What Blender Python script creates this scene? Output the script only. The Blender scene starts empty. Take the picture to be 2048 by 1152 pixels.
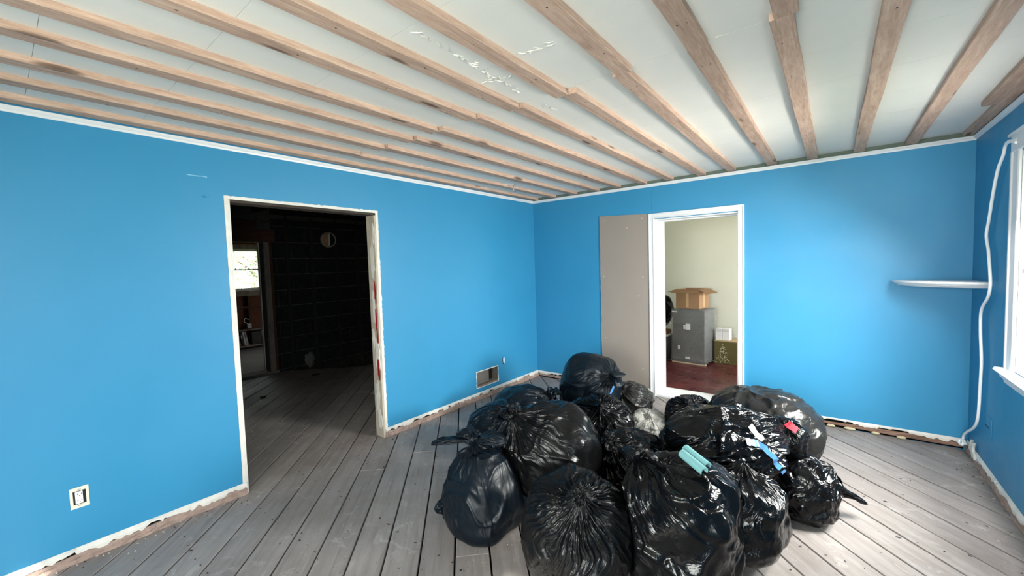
import bpy, math, random
import numpy as np
from mathutils import Vector, Matrix

S = bpy.context.scene
COL = S.collection
PI = math.pi
rnd = random.Random(7)
W = 4.034          # room width (left wall x=0, right wall x=W, back wall y=0, camera side is -y)
H = 2.428          # ceiling
YF = -6.2          # wall behind the camera

# ------------------------------------------------------------------ camera
cam_d = bpy.data.cameras.new('camera'); cam = bpy.data.objects.new('camera', cam_d); COL.objects.link(cam)
cam_d.sensor_width = 36.0; cam_d.lens = 36.0 * 815.7737 / 2048.0; cam_d.clip_start = .02
yaw, pitch, roll = -0.6667148, -0.0538373, -0.0304946
fwd = Vector((math.sin(yaw)*math.cos(pitch), math.cos(yaw)*math.cos(pitch), math.sin(pitch)))
rt = Vector((math.cos(yaw), -math.sin(yaw), 0)); up = rt.cross(fwd)
r2 = rt*math.cos(roll) + up*math.sin(roll); u2 = up*math.cos(roll) - rt*math.sin(roll)
M = Matrix((r2, u2, -fwd)).transposed().to_4x4(); M.translation = Vector((3.19905, -4.58494, 1.52866))
cam.matrix_world = M
S.camera = cam

# ------------------------------------------------------------------ world, sun, window light, exposure
S.view_settings.view_transform = 'Standard'; S.view_settings.look = 'None'
S.view_settings.gamma = 1.0; S.view_settings.use_curve_mapping = False
S.view_settings.exposure = 0.70
S.cycles.use_denoising = True
S.cycles.max_bounces = 10; S.cycles.diffuse_bounces = 6; S.cycles.glossy_bounces = 4
S.cycles.sample_clamp_indirect = 6.0
S.cycles.caustics_reflective = False; S.cycles.caustics_refractive = False
w = bpy.data.worlds.new('sky'); S.world = w; w.use_nodes = True
nt = w.node_tree; bg = nt.nodes['Background']
tc = nt.nodes.new('ShaderNodeTexCoord'); sp = nt.nodes.new('ShaderNodeSeparateXYZ'); rp = nt.nodes.new('ShaderNodeValToRGB')
nt.links.new(tc.outputs['Generated'], sp.inputs[0]); nt.links.new(sp.outputs['Z'], rp.inputs[0])
rp.color_ramp.elements[0].position = 0.0; rp.color_ramp.elements[0].color = (.62, .66, .60, 1)
rp.color_ramp.elements[1].position = .12; rp.color_ramp.elements[1].color = (.93, .97, 1.0, 1)
nt.links.new(rp.outputs[0], bg.inputs[0]); bg.inputs[1].default_value = 3.4

def area(name, loc, rot, sx, sy, power, color=(1, 1, 1), portal=False):
    d = bpy.data.lights.new(name, 'AREA'); d.shape = 'RECTANGLE'; d.size = sx; d.size_y = sy
    d.energy = power; d.color = color
    o = bpy.data.objects.new(name, d); COL.objects.link(o); o.location = loc; o.rotation_euler = rot
    if portal: d.cycles.is_portal = True
    return o
sun_d = bpy.data.lights.new('sun', 'SUN'); sun_d.energy = 26.0; sun_d.angle = math.radians(2.0); sun_d.color = (1, .97, .9)
sun = bpy.data.objects.new('sun', sun_d); COL.objects.link(sun)
sd = Vector((-.84, .70, -.80)).normalized(); sun.rotation_euler = sd.to_track_quat('-Z', 'Y').to_euler(); sun.location = (9, -5, 6)
# daylight entering each window opening (portals guide sky sampling; the panels are the windows' own light)
def window_light(loc, into, sx, sy, power, color, down=32, spread=150):
    v = Vector(into); v = (v.normalized()*math.cos(math.radians(down))+Vector((0, 0, -math.sin(math.radians(down))))).normalized()
    o = area('window_daylight', loc, v.to_track_quat('-Z', 'Y').to_euler(), sx, sy, power, color); o.data.spread = math.radians(spread); return o
DAY = (1, .968, .925)
window_light((W+.20, -1.40, 1.40), (-1, 0, 0), .84, 1.15, 160, DAY, 34, 150)
window_light((W+.20, -5.25, 1.46), (-1, 0, 0), .88, 1.20, 34, DAY, 25)
window_light((2.80, YF-.20, 1.46), (.12, 1, 0), 1.6, 1.20, 96, DAY, 15)
window_light((W+.20, 1.45, 1.40), (-1, 0, 0), 1.05, 1.15, 30, DAY, 20)
#window_light((-6.56, -1.55, 1.62), (1, 0, 0), .95, .80, 9, (.94, 1, .96), 25)

# ------------------------------------------------------------------ materials
MATS = {}
def nodes(name):
    m = bpy.data.materials.new(name); m.use_nodes = True; MATS[name] = m
    n = m.node_tree; return m, n, n.nodes['Principled BSDF']
def setc(b, c=None, r=None, spec=None, metal=None):
    if c is not None: b.inputs['Base Color'].default_value = (*c, 1)
    if r is not None: b.inputs['Roughness'].default_value = r
    if spec is not None: b.inputs['Specular IOR Level'].default_value = spec
    if metal is not None: b.inputs['Metallic'].default_value = metal
def N(nt, t, **k):
    n = nt.nodes.new(t)
    for a, v in k.items():
        if hasattr(n, a): setattr(n, a, v)
        else: n.inputs[a.replace('_', ' ')].default_value = v
    return n
def coords(nt, scale=(1, 1, 1), kind='Object'):
    if kind == 'World':
        g = nt.nodes.new('ShaderNodeNewGeometry'); src = g.outputs['Position']
    else:
        t = nt.nodes.new('ShaderNodeTexCoord'); src = t.outputs[kind]
    m = nt.nodes.new('ShaderNodeMapping'); m.inputs['Scale'].default_value = scale
    nt.links.new(src, m.inputs[0]); return m.outputs[0]
def noise(nt, vec, scale=5, detail=4, rough=.55, dist=0):
    n = nt.nodes.new('ShaderNodeTexNoise'); n.inputs['Scale'].default_value = scale; n.inputs['Detail'].default_value = detail
    n.inputs['Roughness'].default_value = rough; n.inputs['Distortion'].default_value = dist
    nt.links.new(vec, n.inputs['Vector']); return n.outputs['Fac']
def ramp(nt, fac, stops, interp='LINEAR'):
    r = nt.nodes.new('ShaderNodeValToRGB'); cr = r.color_ramp; cr.interpolation = interp
    while len(cr.elements) < len(stops): cr.elements.new(.5)
    for e, (p, c) in zip(cr.elements, stops):
        e.position = p; e.color = (*c, 1) if len(c) == 3 else c
    nt.links.new(fac, r.inputs[0]); return r.outputs[0]
def mix(nt, fac, a, b, mode='MIX'):
    m = nt.nodes.new('ShaderNodeMix'); m.data_type = 'RGBA'; m.blend_type = mode
    for s, v in ((0, fac), (6, a), (7, b)):
        if hasattr(v, 'links') or isinstance(v, bpy.types.NodeSocket): nt.links.new(v, m.inputs[s])
        elif isinstance(v, (int, float)): m.inputs[s].default_value = v
        else: m.inputs[s].default_value = (*v, 1)
    return m.outputs[2]
def bump(nt, b, h, strength=.3, dist=.01):
    n = nt.nodes.new('ShaderNodeBump'); n.inputs['Strength'].default_value = strength; n.inputs['Distance'].default_value = dist
    nt.links.new(h, n.inputs['Height']); nt.links.new(n.outputs[0], b.inputs['Normal']); return n
def objrand(nt): return nt.nodes.new('ShaderNodeObjectInfo').outputs['Random']
def G(*v): return tuple(((x/255)/12.92 if x/255 <= .04045 else ((x/255+.055)/1.055)**2.4) for x in v)   # sRGB 0-255 -> linear

def simple(name, c, r=.6, var=.12, sc=8, bmp=.1, spec=.4, bd=.004, metal=0):
    m, nt, b = nodes(name); setc(b, c, r, spec, metal)
    v = coords(nt); f = noise(nt, v, sc, 5)
    lo = tuple(x*(1-var) for x in c); hi = tuple(min(1, x*(1+var)) for x in c)
    nt.links.new(ramp(nt, f, [(.3, lo), (.7, hi)]), b.inputs['Base Color'])
    if bmp: bump(nt, b, noise(nt, v, sc*6, 4), bmp, bd)
    return m
# blue wall paint: slight sheen, roller texture, faint scuffs
def paint():
    m, nt, b = nodes('blue_paint'); setc(b, None, .47, .40)
    v = coords(nt, kind='World')
    base = ramp(nt, noise(nt, v, 1.3, 3), [(.3, G(44, 129, 171)), (.7, G(49, 133, 176))])
    sc = ramp(nt, noise(nt, coords(nt, (1, 6, 26), 'World'), 2.1, 4, .6), [(.70, (0, 0, 0)), (.78, (.35, .35, .35))])
    nt.links.new(mix(nt, sc, base, G(70, 146, 182)), b.inputs['Base Color'])
    bump(nt, b, noise(nt, v, 160, 3), .12, .002)
    rr = ramp(nt, noise(nt, v, 3, 4), [(.3, (.42,)*3), (.7, (.54,)*3)]); nt.links.new(rr, b.inputs['Roughness'])
    return m
BLUE = paint()
def wood(name, c1, c2, c3, axis='X', r=.75, knots=True, gs=1.0, bmp=.25, nails=False):
    m, nt, b = nodes(name); setc(b, None, r, .25)
    s = {'X': (1.2, 14, 14), 'Y': (14, 1.2, 14), 'Z': (14, 14, 1.2)}[axis]
    s = tuple(x*gs for x in s)
    v = coords(nt, s)
    add = nt.nodes.new('ShaderNodeVectorMath'); add.operation = 'ADD'
    rn = objrand(nt); mm = nt.nodes.new('ShaderNodeMath'); mm.operation = 'MULTIPLY'; mm.inputs[1].default_value = 97.0
    nt.links.new(rn, mm.inputs[0]); cb = nt.nodes.new('ShaderNodeCombineXYZ')
    for i in range(3): nt.links.new(mm.outputs[0], cb.inputs[i])
    nt.links.new(v, add.inputs[0]); nt.links.new(cb.outputs[0], add.inputs[1]); v = add.outputs[0]
    g = noise(nt, v, 1.6, 8, .65, 1.1)
    col = ramp(nt, g, [(.28, c1), (.52, c2), (.75, c3)])
    fine = noise(nt, v, 9, 4, .7)
    col = mix(nt, .35, col, ramp(nt, fine, [(.35, c1), (.65, c3)]))
    if knots:
        vs = {'X': (2.6, 13, 13), 'Y': (13, 2.6, 13), 'Z': (13, 13, 2.6)}[axis]
        vk = coords(nt, vs); a2 = nt.nodes.new('ShaderNodeVectorMath'); a2.operation = 'ADD'
        nt.links.new(vk, a2.inputs[0]); nt.links.new(cb.outputs[0], a2.inputs[1])
        vo = nt.nodes.new('ShaderNodeTexVoronoi'); vo.inputs['Scale'].default_value = .72; nt.links.new(a2.outputs[0], vo.inputs['Vector'])
        k = ramp(nt, vo.outputs['Distance'], [(.0, (1, 1, 1)), (.10, (.8,)*3), (.16, (0, 0, 0))])
        col = mix(nt, k, col, tuple(x*.34 for x in c1))
    # each board its own tone
    tone = ramp(nt, rn, [(0, (.84,)*3), (1, (1.08,)*3)])
    col = mix(nt, 1.0, col, tone, 'MULTIPLY')
    nt.links.new(col, b.inputs['Base Color']); bump(nt, b, g, bmp, .004)
    return m
PINE = wood('pine_strip', G(150, 120, 104), G(186, 155, 136), G(208, 182, 164), 'Y')
# floor planks: old grey paint, worn and dirty
def plankmat():
    m, nt, b = nodes('grey_plank'); setc(b, None, .62, .35)
    rn = objrand(nt)
    v = coords(nt, (1.3, 16, 16)); cb = nt.nodes.new('ShaderNodeCombineXYZ'); mm = nt.nodes.new('ShaderNodeMath'); mm.operation = 'MULTIPLY'; mm.inputs[1].default_value = 61
    nt.links.new(rn, mm.inputs[0]); [nt.links.new(mm.outputs[0], cb.inputs[i]) for i in range(3)]
    ad = nt.nodes.new('ShaderNodeVectorMath'); nt.links.new(v, ad.inputs[0]); nt.links.new(cb.outputs[0], ad.inputs[1]); v = ad.outputs[0]
    g = noise(nt, v, 1.5, 9, .66, .8)
    col = ramp(nt, g, [(.22, G(117, 109, 106)), (.5, G(141, 134, 131)), (.8, G(157, 150, 148))])
    wv = coords(nt, kind='World')
    dirt = ramp(nt, noise(nt, wv, 2.2, 7, .66, .6), [(.42, (0, 0, 0)), (.72, (.55,)*3)])
    col = mix(nt, dirt, col, G(112, 102, 95))
    pale = ramp(nt, noise(nt, coords(nt, (1, 1, 1), 'World'), 5.5, 6, .7, 1.5), [(.58, (0, 0, 0)), (.70, (.5,)*3)])
    col = mix(nt, pale, col, G(186, 180, 176))
    spot = ramp(nt, noise(nt, wv, 38, 3, .5, .2), [(.70, (0, 0, 0)), (.735, (.75,)*3)])
    col = mix(nt, spot, col, G(70, 62, 58))
    tone = ramp(nt, rn, [(0, (.91,)*3), (1, (1.04,)*3)])
    col = mix(nt, 1.0, col, tone, 'MULTIPLY')
    nt.links.new(col, b.inputs['Base Color']); bump(nt, b, g, .22, .003)
    nt.links.new(ramp(nt, noise(nt, wv, 4, 5), [(.3, (.5,)*3), (.7, (.75,)*3)]), b.inputs['Roughness'])
    return m
PLANK = plankmat()
CEIL = simple('ceiling_white', G(219, 215, 208), .8, .03, 2.5, .15, .2, .002)
WHITE = simple('white_trim', G(214, 215, 217), .38, .03, 5, .03, .5)
RAWWHITE = simple('old_white_paint', G(214, 210, 202), .65, .08, 14, .4, .3)
PLASTER = simple('raw_plaster', G(158, 137, 127), .9, .22, 26, .8, .1, .006)
REDWOOD = wood('red_sole_plate', G(92, 70, 60), G(128, 98, 84), G(156, 130, 116), 'X', .85, False)
DARKGAP = simple('gap_shade', (.004, .004, .004), .95, .1, 5, 0, .05)  # near-black colour standing in for shade in gaps and under the planks
GYP = simple('taupe_board', G(144, 134, 126), .85, .03, 3, .08, .15, .001)
CREAM = simple('cream_paint', G(216, 216, 206), .6, .03, 2, .05, .3)
BLOCK = simple('black_block', (.013, .0135, .014), .8, .5, 18, .8, .15, .006)
MORTAR = simple('dark_mortar', (.08, .08, .076), .95, .3, 40, .5, .1)
BROWN = wood('brown_board', G(66, 40, 32), G(86, 54, 42), G(104, 70, 56), 'Y', .8, False)
FIBRE = simple('brown_fibreboard', G(96, 62, 48), .9, .15, 14, .2, .1)
GREYWOOD = wood('weathered_wood', G(96, 84, 76), G(132, 120, 110), G(156, 146, 136), 'Z', .8, True)
DARKWOOD = wood('dark_joist', G(40, 32, 29), G(54, 44, 40), G(66, 56, 50), 'X', .85, False)
GREYTIM = wood('grey_timber', G(58, 52, 48), G(78, 72, 68), G(94, 88, 84), 'Y', .85, False)
CONC = simple('concrete', G(150, 146, 140), .85, .1, 3, .2, .2)
def redfloor():
    m, nt, b = nodes('oxblood_floor'); setc(b, None, .22, .5)
    v = coords(nt, kind='World')
    c = ramp(nt, noise(nt, v, 3.5, 6, .6, .8), [(.35, G(70, 28, 30)), (.6, G(96, 44, 46)), (.8, G(128, 84, 84))])
    nt.links.new(c, b.inputs['Base Color'])
    nt.links.new(ramp(nt, noise(nt, v, 6, 5), [(.3, (.18,)*3), (.7, (.42,)*3)]), b.inputs['Roughness']); return m
REDFLOOR = redfloor()
CARD = simple('cardboard', G(166, 132, 104), .85, .05, 4, .06, .15, .001)
CARDIN = simple('cardboard_inside', G(150, 120, 95), .9, .05, 4, .05, .1, .001)
METAL = simple('dull_metal', G(170, 170, 168), .4, .1, 10, .05, .5, .002, .8)
BLACKPL = simple('black_plastic', (.01, .01, .011), .4, .2, 10, .05)
CREAMPL = simple('ivory_plastic', G(226, 220, 196), .35, .03, 10, 0, .5)
WHITEPL = simple('white_plastic', G(236, 236, 238), .3, .02, 6, 0, .5)
CABLE = simple('white_cable', G(238, 240, 240), .35, .02, 6, 0, .5)
OLIVE = simple('olive_carton', G(96, 88, 52), .6, .06, 4, .05, .3)
TEAL = simple('teal_foam', G(112, 160, 162), .55, .03, 20, .05, .4)
LBLUE = simple('blue_drawstring', G(78, 132, 186), .3, .1, 12, .1, .5)
REDPAT = simple('red_paint', G(150, 20, 34), .6, .15, 30, .3)
GREYBIN = simple('grey_tote', G(120, 124, 128), .45, .03, 8, 0, .4)
BOOKS = {k: simple('book_'+k, G(*c), .5, .08, 9, 0, .4) for k, c in dict(tan=(150, 130, 110), silver=(176, 186, 200), dark=(40, 36, 34), pale=(180, 176, 170), blue=(36, 70, 150), navy=(24, 40, 90)).items()}
def glass():
    m, nt, b = nodes('window_glass')
    o = nt.nodes['Material Output']; nt.nodes.remove(b)
    t = nt.nodes.new('ShaderNodeBsdfTransparent'); t.inputs[0].default_value = (.94, .97, .96, 1)
    g = nt.nodes.new('ShaderNodeBsdfGlossy'); g.inputs['Roughness'].default_value = .02
    x = nt.nodes.new('ShaderNodeMixShader'); lw = nt.nodes.new('ShaderNodeLayerWeight'); lw.inputs[0].default_value = .5
    pw = N(nt, 'ShaderNodeMath', operation='POWER'); pw.inputs[1].default_value = 5.0; nt.links.new(lw.outputs['Facing'], pw.inputs[0])
    f = N(nt, 'ShaderNodeMath', operation='MULTIPLY_ADD'); f.inputs[1].default_value = .6; f.inputs[2].default_value = .03; nt.links.new(pw.outputs[0], f.inputs[0])
    nt.links.new(f.outputs[0], x.inputs[0]); nt.links.new(t.outputs[0], x.inputs[1]); nt.links.new(g.outputs[0], x.inputs[2]); nt.links.new(x.outputs[0], o.inputs[0])
    return m
GLASS = glass()
def film(name, tint, alpha, rough=.22):       # thin see-through plastic
    m, nt, b = nodes(name); setc(b, tint, rough, .6); b.inputs['Alpha'].default_value = alpha
    v = coords(nt, (1, 1, 1)); n = noise(nt, v, 22, 6, .7, 2.5); bump(nt, b, n, .9, .012)
    nt.links.new(ramp(nt, n, [(.35, (alpha*.55,)*3), (.7, (min(1, alpha*1.5),)*3)]), b.inputs['Alpha'])
    return m
CLEARBAG = film('clear_plastic', G(178, 178, 172), .62)
WRAP = film('shrink_wrap', G(196, 198, 202), .30, .15)
def bagmat(name, c, rough, bs=1.0, fine=1.0):
    m, nt, b = nodes(name); setc(b, c, rough, .24)
    at = nt.nodes.new('ShaderNodeAttribute'); at.attribute_name = 'pleat'
    n1 = noise(nt, at.outputs['Vector'], 3.6, 2, .5, .2)
    n2 = noise(nt, coords(nt), 11, 2, .5, 2.2)
    fa = nt.nodes.new('ShaderNodeAttribute'); fa.attribute_name = 'fade'
    def crease(x): return ramp(nt, x, [(.36, (0, 0, 0)), (.49, (.7,)*3), (.50, (1, 1, 1)), (.51, (.7,)*3), (.64, (0, 0, 0))])
    m1 = nt.nodes.new('ShaderNodeMath'); m1.operation = 'MULTIPLY'; nt.links.new(crease(n1), m1.inputs[0]); nt.links.new(fa.outputs['Fac'], m1.inputs[1])
    m2 = nt.nodes.new('ShaderNodeMath'); m2.operation = 'MULTIPLY_ADD'; nt.links.new(crease(n2), m2.inputs[0]); m2.inputs[1].default_value = .14*fine; nt.links.new(m1.outputs[0], m2.inputs[2])
    bump(nt, b, m2.outputs[0], .34*bs, .009)
    return m
BAGG = bagmat('bag_glossy', (.0028, .0030, .0036), .15, 1.0, 1.0)
BAGM = bagmat('bag_satin', (.0036, .0038, .0042), .27, .9, .6)
BAGD = bagmat('bag_dull_blueblack', (.0028, .0058, .0095), .36, .7, .5)
BAGT = bagmat('bag_thin_grey', (.014, .014, .014), .24, 1.1, 1.1)

# ------------------------------------------------------------------ mesh helpers
def link(name, me, mat=None, parent=None, loc=None, rot=None):
    o = bpy.data.objects.new(name, me); COL.objects.link(o)
    if mat is not None:
        if isinstance(mat, (list, tuple)):
            for q in mat: me.materials.append(q)
        elif not me.materials: me.materials.append(mat)
    if parent is not None: o.parent = parent
    if loc is not None: o.location = loc
    if rot is not None: o.rotation_euler = rot
    return o
def empty(name, loc, rz=0):
    o = bpy.data.objects.new(name, None); COL.objects.link(o); o.location = loc; o.rotation_euler = (0, 0, rz); o.empty_display_size = .1
    return o
def tag(o, label=None, cat=None, group=None, kind=None):
    for k, v in (('label', label), ('category', cat), ('group', group), ('kind', kind)):
        if v: o[k] = v
    return o
class MB:
    def __init__(s): s.v = []; s.f = []; s.mi = []
    def face(s, pts, mi=0):
        n = len(s.v); s.v += [tuple(p) for p in pts]; s.f.append(tuple(range(n, n+len(pts)))); s.mi.append(mi)
    def box(s, x0, x1, y0, y1, z0, z1, mi=0, R=None, T=(0, 0, 0), ch=0):
        if ch:
            return s.cbox(x0, x1, y0, y1, z0, z1, ch, mi, R, T)
        P = [Vector((x, y, z)) for z in (z0, z1) for y in (y0, y1) for x in (x0, x1)]
        if R is not None: P = [R @ p for p in P]
        P = [tuple(p + Vector(T)) for p in P]; n = len(s.v); s.v += P
        for q in ((0, 2, 3, 1), (4, 5, 7, 6), (0, 1, 5, 4), (2, 6, 7, 3), (0, 4, 6, 2), (1, 3, 7, 5)):
            s.f.append(tuple(n+i for i in q)); s.mi.append(mi)
        return s
    def cbox(s, x0, x1, y0, y1, z0, z1, c, mi=0, R=None, T=(0, 0, 0)):
        import bmesh
        bm = bmesh.new(); bmesh.ops.create_cube(bm, size=1)
        for v in bm.verts: v.co = Vector(((x0+x1)/2+v.co.x*(x1-x0), (y0+y1)/2+v.co.y*(y1-y0), (z0+z1)/2+v.co.z*(z1-z0)))
        bmesh.ops.bevel(bm, geom=list(bm.edges), offset=c, segments=1, affect='EDGES')
        n = len(s.v); bm.verts.ensure_lookup_table()
        for v in bm.verts:
            p = v.co.copy()
            if R is not None: p = R @ p
            s.v.append(tuple(p + Vector(T)))
        for f in bm.faces: s.f.append(tuple(n+v.index for v in f.verts)); s.mi.append(mi)
        bm.free(); return s
    def prism(s, poly, axis, a, b, mi=0):     # extrude 2D polygon along axis
        def P(p, t): return {'x': (t, p[0], p[1]), 'y': (p[0], t, p[1]), 'z': (p[0], p[1], t)}[axis]
        n = len(s.v); k = len(poly); s.v += [P(p, a) for p in poly] + [P(p, b) for p in poly]
        s.f.append(tuple(range(n+k-1, n-1, -1))); s.f.append(tuple(range(n+k, n+2*k))); s.mi += [mi, mi]
        for i in range(k): j = (i+1) % k; s.f.append((n+i, n+j, n+k+j, n+k+i)); s.mi.append(mi)
        return s
    def tube(s, pts, r, seg=8, mi=0, closed=False):
        pts = [Vector(p) for p in pts]; n0 = len(s.v); L = len(pts); up = None
        for i, p in enumerate(pts):
            a = pts[(i-1) % L] if (i > 0 or closed) else p; b = pts[(i+1) % L] if (i < L-1 or closed) else p
            t = (b-a).normalized()
            if up is None: up = t.orthogonal()
            up = (up - t*up.dot(t)).normalized(); sd_ = t.cross(up); rr = r[i] if hasattr(r, '__len__') else r
            for k in range(seg):
                an = 2*PI*k/seg; s.v.append(tuple(p+(up*math.cos(an)+sd_*math.sin(an))*rr))
        for i in range(L if closed else L-1):
            for k in range(seg):
                a = n0+i*seg; b = n0+((i+1) % L)*seg; s.f.append((a+k, a+(k+1) % seg, b+(k+1) % seg, b+k)); s.mi.append(mi)
        if not closed:
            s.f.append(tuple(n0+k for k in range(seg))[::-1]); s.f.append(tuple(n0+(L-1)*seg+k for k in range(seg))); s.mi += [mi, mi]
        return s
    def build(s, name, mat, parent=None, loc=None, rot=None, smooth=False, fix=True):
        me = bpy.data.meshes.new(name); me.from_pydata(s.v, [], s.f)
        mats = mat if isinstance(mat, (list, tuple)) else [mat]
        for q in mats: me.materials.append(q)
        me.polygons.foreach_set('material_index', s.mi)
        if fix:
            import bmesh
            bm = bmesh.new(); bm.from_mesh(me); bmesh.ops.remove_doubles(bm, verts=bm.verts, dist=1e-5)
            bmesh.ops.recalc_face_normals(bm, faces=bm.faces); bm.to_mesh(me); bm.free()
        if smooth: me.polygons.foreach_set('use_smooth', [True]*len(me.polygons))
        me.update(); return link(name, me, None, parent, loc, rot)

# wall with rectangular openings. axis 'x': plane x=const spanning (y,z); axis 'y': plane y=const spanning (x,z)
def wall(name, axis, a, b, u0, u1, z0, z1, holes, mats, face_a=0, face_b=1):
    us = sorted({u0, u1, *[h[0] for h in holes], *[h[1] for h in holes]}); zs = sorted({z0, z1, *[h[2] for h in holes], *[h[3] for h in holes]})
    mb = MB()
    def pt(d, u, z): return (d, u, z) if axis == 'x' else (u, d, z)
    def solid(i, j):
        if i < 0 or j < 0 or i >= len(us)-1 or j >= len(zs)-1: return False
        cu = (us[i]+us[i+1])/2; cz = (zs[j]+zs[j+1])/2
        return not any(h[0] < cu < h[1] and h[2] < cz < h[3] for h in holes)
    for i in range(len(us)-1):
        for j in range(len(zs)-1):
            if not solid(i, j): continue
            p, q, r, s_ = us[i], us[i+1], zs[j], zs[j+1]
            mb.face([pt(a, p, r), pt(a, q, r), pt(a, q, s_), pt(a, p, s_)], face_a)
            mb.face([pt(b, p, r), pt(b, q, r), pt(b, q, s_), pt(b, p, s_)], face_b)
            if not solid(i-1, j): mb.face([pt(a, p, r), pt(b, p, r), pt(b, p, s_), pt(a, p, s_)], 2)
            if not solid(i+1, j): mb.face([pt(a, q, r), pt(b, q, r), pt(b, q, s_), pt(a, q, s_)], 2)
            if not solid(i, j-1): mb.face([pt(a, p, r), pt(b, p, r), pt(b, q, r), pt(a, q, r)], 2)
            if not solid(i, j+1): mb.face([pt(a, p, s_), pt(b, p, s_), pt(b, q, s_), pt(a, q, s_)], 2)
    return tag(mb.build(name, mats), kind='structure')

# ------------------------------------------------------------------ room shell
XN = -3.53                      # dark block wall of the next room
WT = .115                       # partition thickness
BT = .33                        # thick old wall at the back
OPN = (-3.578, -2.453, 0, 2.035)        # opening in the left wall
wall_left = wall('wall_left', 'x', 0, -WT, YF, 0, 0, H, [OPN, (-1.222, -.850, .140, .318)], [BLUE, GREYTIM, simple('grey_reveal', G(92, 86, 80), .9, .15, 14, .3)])
wall_back = wall('wall_back', 'y', 0, BT, -WT, W+.16, -.09, H, [(1.63, 2.462, 0, 2.0)], [BLUE, CREAM, WHITE])
wall_right = wall('wall_right', 'x', W, W+.16, YF, 0, -.09, H, [(-1.84, -.955, .83, 2.09), (-5.7, -4.8, .83, 2.09)], [BLUE, CREAM, WHITE])
wall_front = wall('wall_front', 'y', YF, YF-.16, -WT, W+.16, 0, H, [(1.95, 3.65, .83, 2.09)], [BLUE, CREAM, WHITE])
# next room (block walls), far room, back room
wall_block = wall('wall_outer', 'x', XN-.012, XN-.2, YF, .2, -.36, 2.62, [(-2.86, -2.05, 0, 2.0)], [MORTAR, FIBRE, MORTAR])
tag(wall('wall_next_back', 'y', .2, .4, XN-.2, -WT, -.36, 2.62, [], [BLOCK, BLOCK, BLOCK]))
tag(wall('wall_next_front', 'y', YF, YF-.2, XN, -WT-.001, 0, 2.62, [], [FIBRE, FIBRE, FIBRE]))
wall_far = wall('wall_far', 'x', -6.36, -6.5, -4.4, 1.0, 0, 2.62, [(-2.06, -1.045, 1.2, 2.04)], [FIBRE, FIBRE, GREYWOOD])
wall('wall_far_back', 'y', 1.0, 1.15, -6.36, XN-.2, 0, 2.62, [], [FIBRE]*3)
wall('wall_far_front', 'y', -4.4, -4.55, -6.36, XN-.2, 0, 2.62, [], [FIBRE]*3)
wall('wall_beyond_back', 'y', 2.42, 2.55, .18, W+.16, 0, 2.5, [], [CREAM]*3)
wall('wall_beyond_left', 'x', .3, .18, BT, 2.42, 0, 2.5, [], [CREAM]*3)
wall('wall_beyond_right', 'x', W, W+.16, BT, 2.42, 0, 2.5, [(.9, 2.0, .8, 2.0)], [CREAM, CREAM, WHITE])
def slab(name, mat, x0, x1, y0, y1, z0, z1):
    return tag(MB().box(x0, x1, y0, y1, z0, z1).build(name, mat), kind='structure')
slab('ceiling_beyond', CEIL, .18, W+.16, BT, 2.55, 2.5, 2.6)
slab('ceiling_far', FIBRE, -6.5, XN-.2, -4.55, 1.15, 2.62, 2.72)
slab('ceiling_next', DARKWOOD, XN-.2, -WT, YF-.2, .4, 2.62, 2.72)
slab('floor_beyond', REDFLOOR, .18, W+.16, BT, 2.55, -.1, 0)
slab('floor_far', CONC, -6.5, XN-.2, -4.55, 1.15, -.1, 0)
slab('floor_shade_slab', DARKGAP, XN-.2, W+.2, YF-.2, .4, -.45, -.36)  # added black slab, shows past the cut planks as debris and shadow
ground = slab('ground', simple('dry_lawn', G(120, 132, 84), .95, .2, 3, .3), -40, 40, -40, 40, -.62, -.5)

# ceiling: white sheets with hairline joints, furring strips nailed under them
ceiling = slab('ceiling', DARKGAP, -WT, W+.16, YF-.16, BT, H+.022, 2.72)
ceiling.name = 'ceiling'
ys = [YF] + [-2.712-.43*k for k in range(8, 0, -1) if -2.712-.43*k > YF+.05] + [-2.712, -2.29, -1.86, -1.43, -1.0, -.57, 0]
for a, b in zip(ys[:-1], ys[1:]):
    MB().box(0, W, a+.0006, b-.0006, H, H+.02).build('ceiling_sheet', CEIL, ceiling)
# peeled paint flakes hanging off the ceiling
pm = MB(); prs = random.Random(5)
def flakes(p, q, n, s):
    for i in range(n):
        t = prs.random(); x = p[0]+(q[0]-p[0])*t+prs.gauss(0, s*.5); y = p[1]+(q[1]-p[1])*t+prs.gauss(0, s)
        an = prs.gauss(math.atan2(q[1]-p[1], q[0]-p[0]), .5); l = prs.uniform(.008, .03); wd = prs.uniform(.0015, .004); d = prs.uniform(.002, .006)
        c, s_ = math.cos(an), math.sin(an)
        pts = [(x-c*l, y-s_*l, H-.0005), (x-s_*wd, y+c*wd, H-d), (x+c*l, y+s_*l, H-.0005), (x+s_*wd, y-c*wd, H-.0006)]
        pm.face(pts)
flakes((1.95, -3.56), (1.94, -3.30), 14, .006); flakes((1.94, -3.3), (1.92, -2.86), 46, .018); flakes((2.15, -3.14), (2.32, -3.12), 14, .008)
flakes((1.86, -3.05), (2.0, -3.0), 10, .01); flakes((1.91, -2.7), (1.93, -2.5), 8, .01); flakes((2.74, -2.72), (2.86, -2.72), 4, .003)
tag(pm.build('paint_flakes', CEIL, ceiling, fix=False), kind='stuff')

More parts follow.
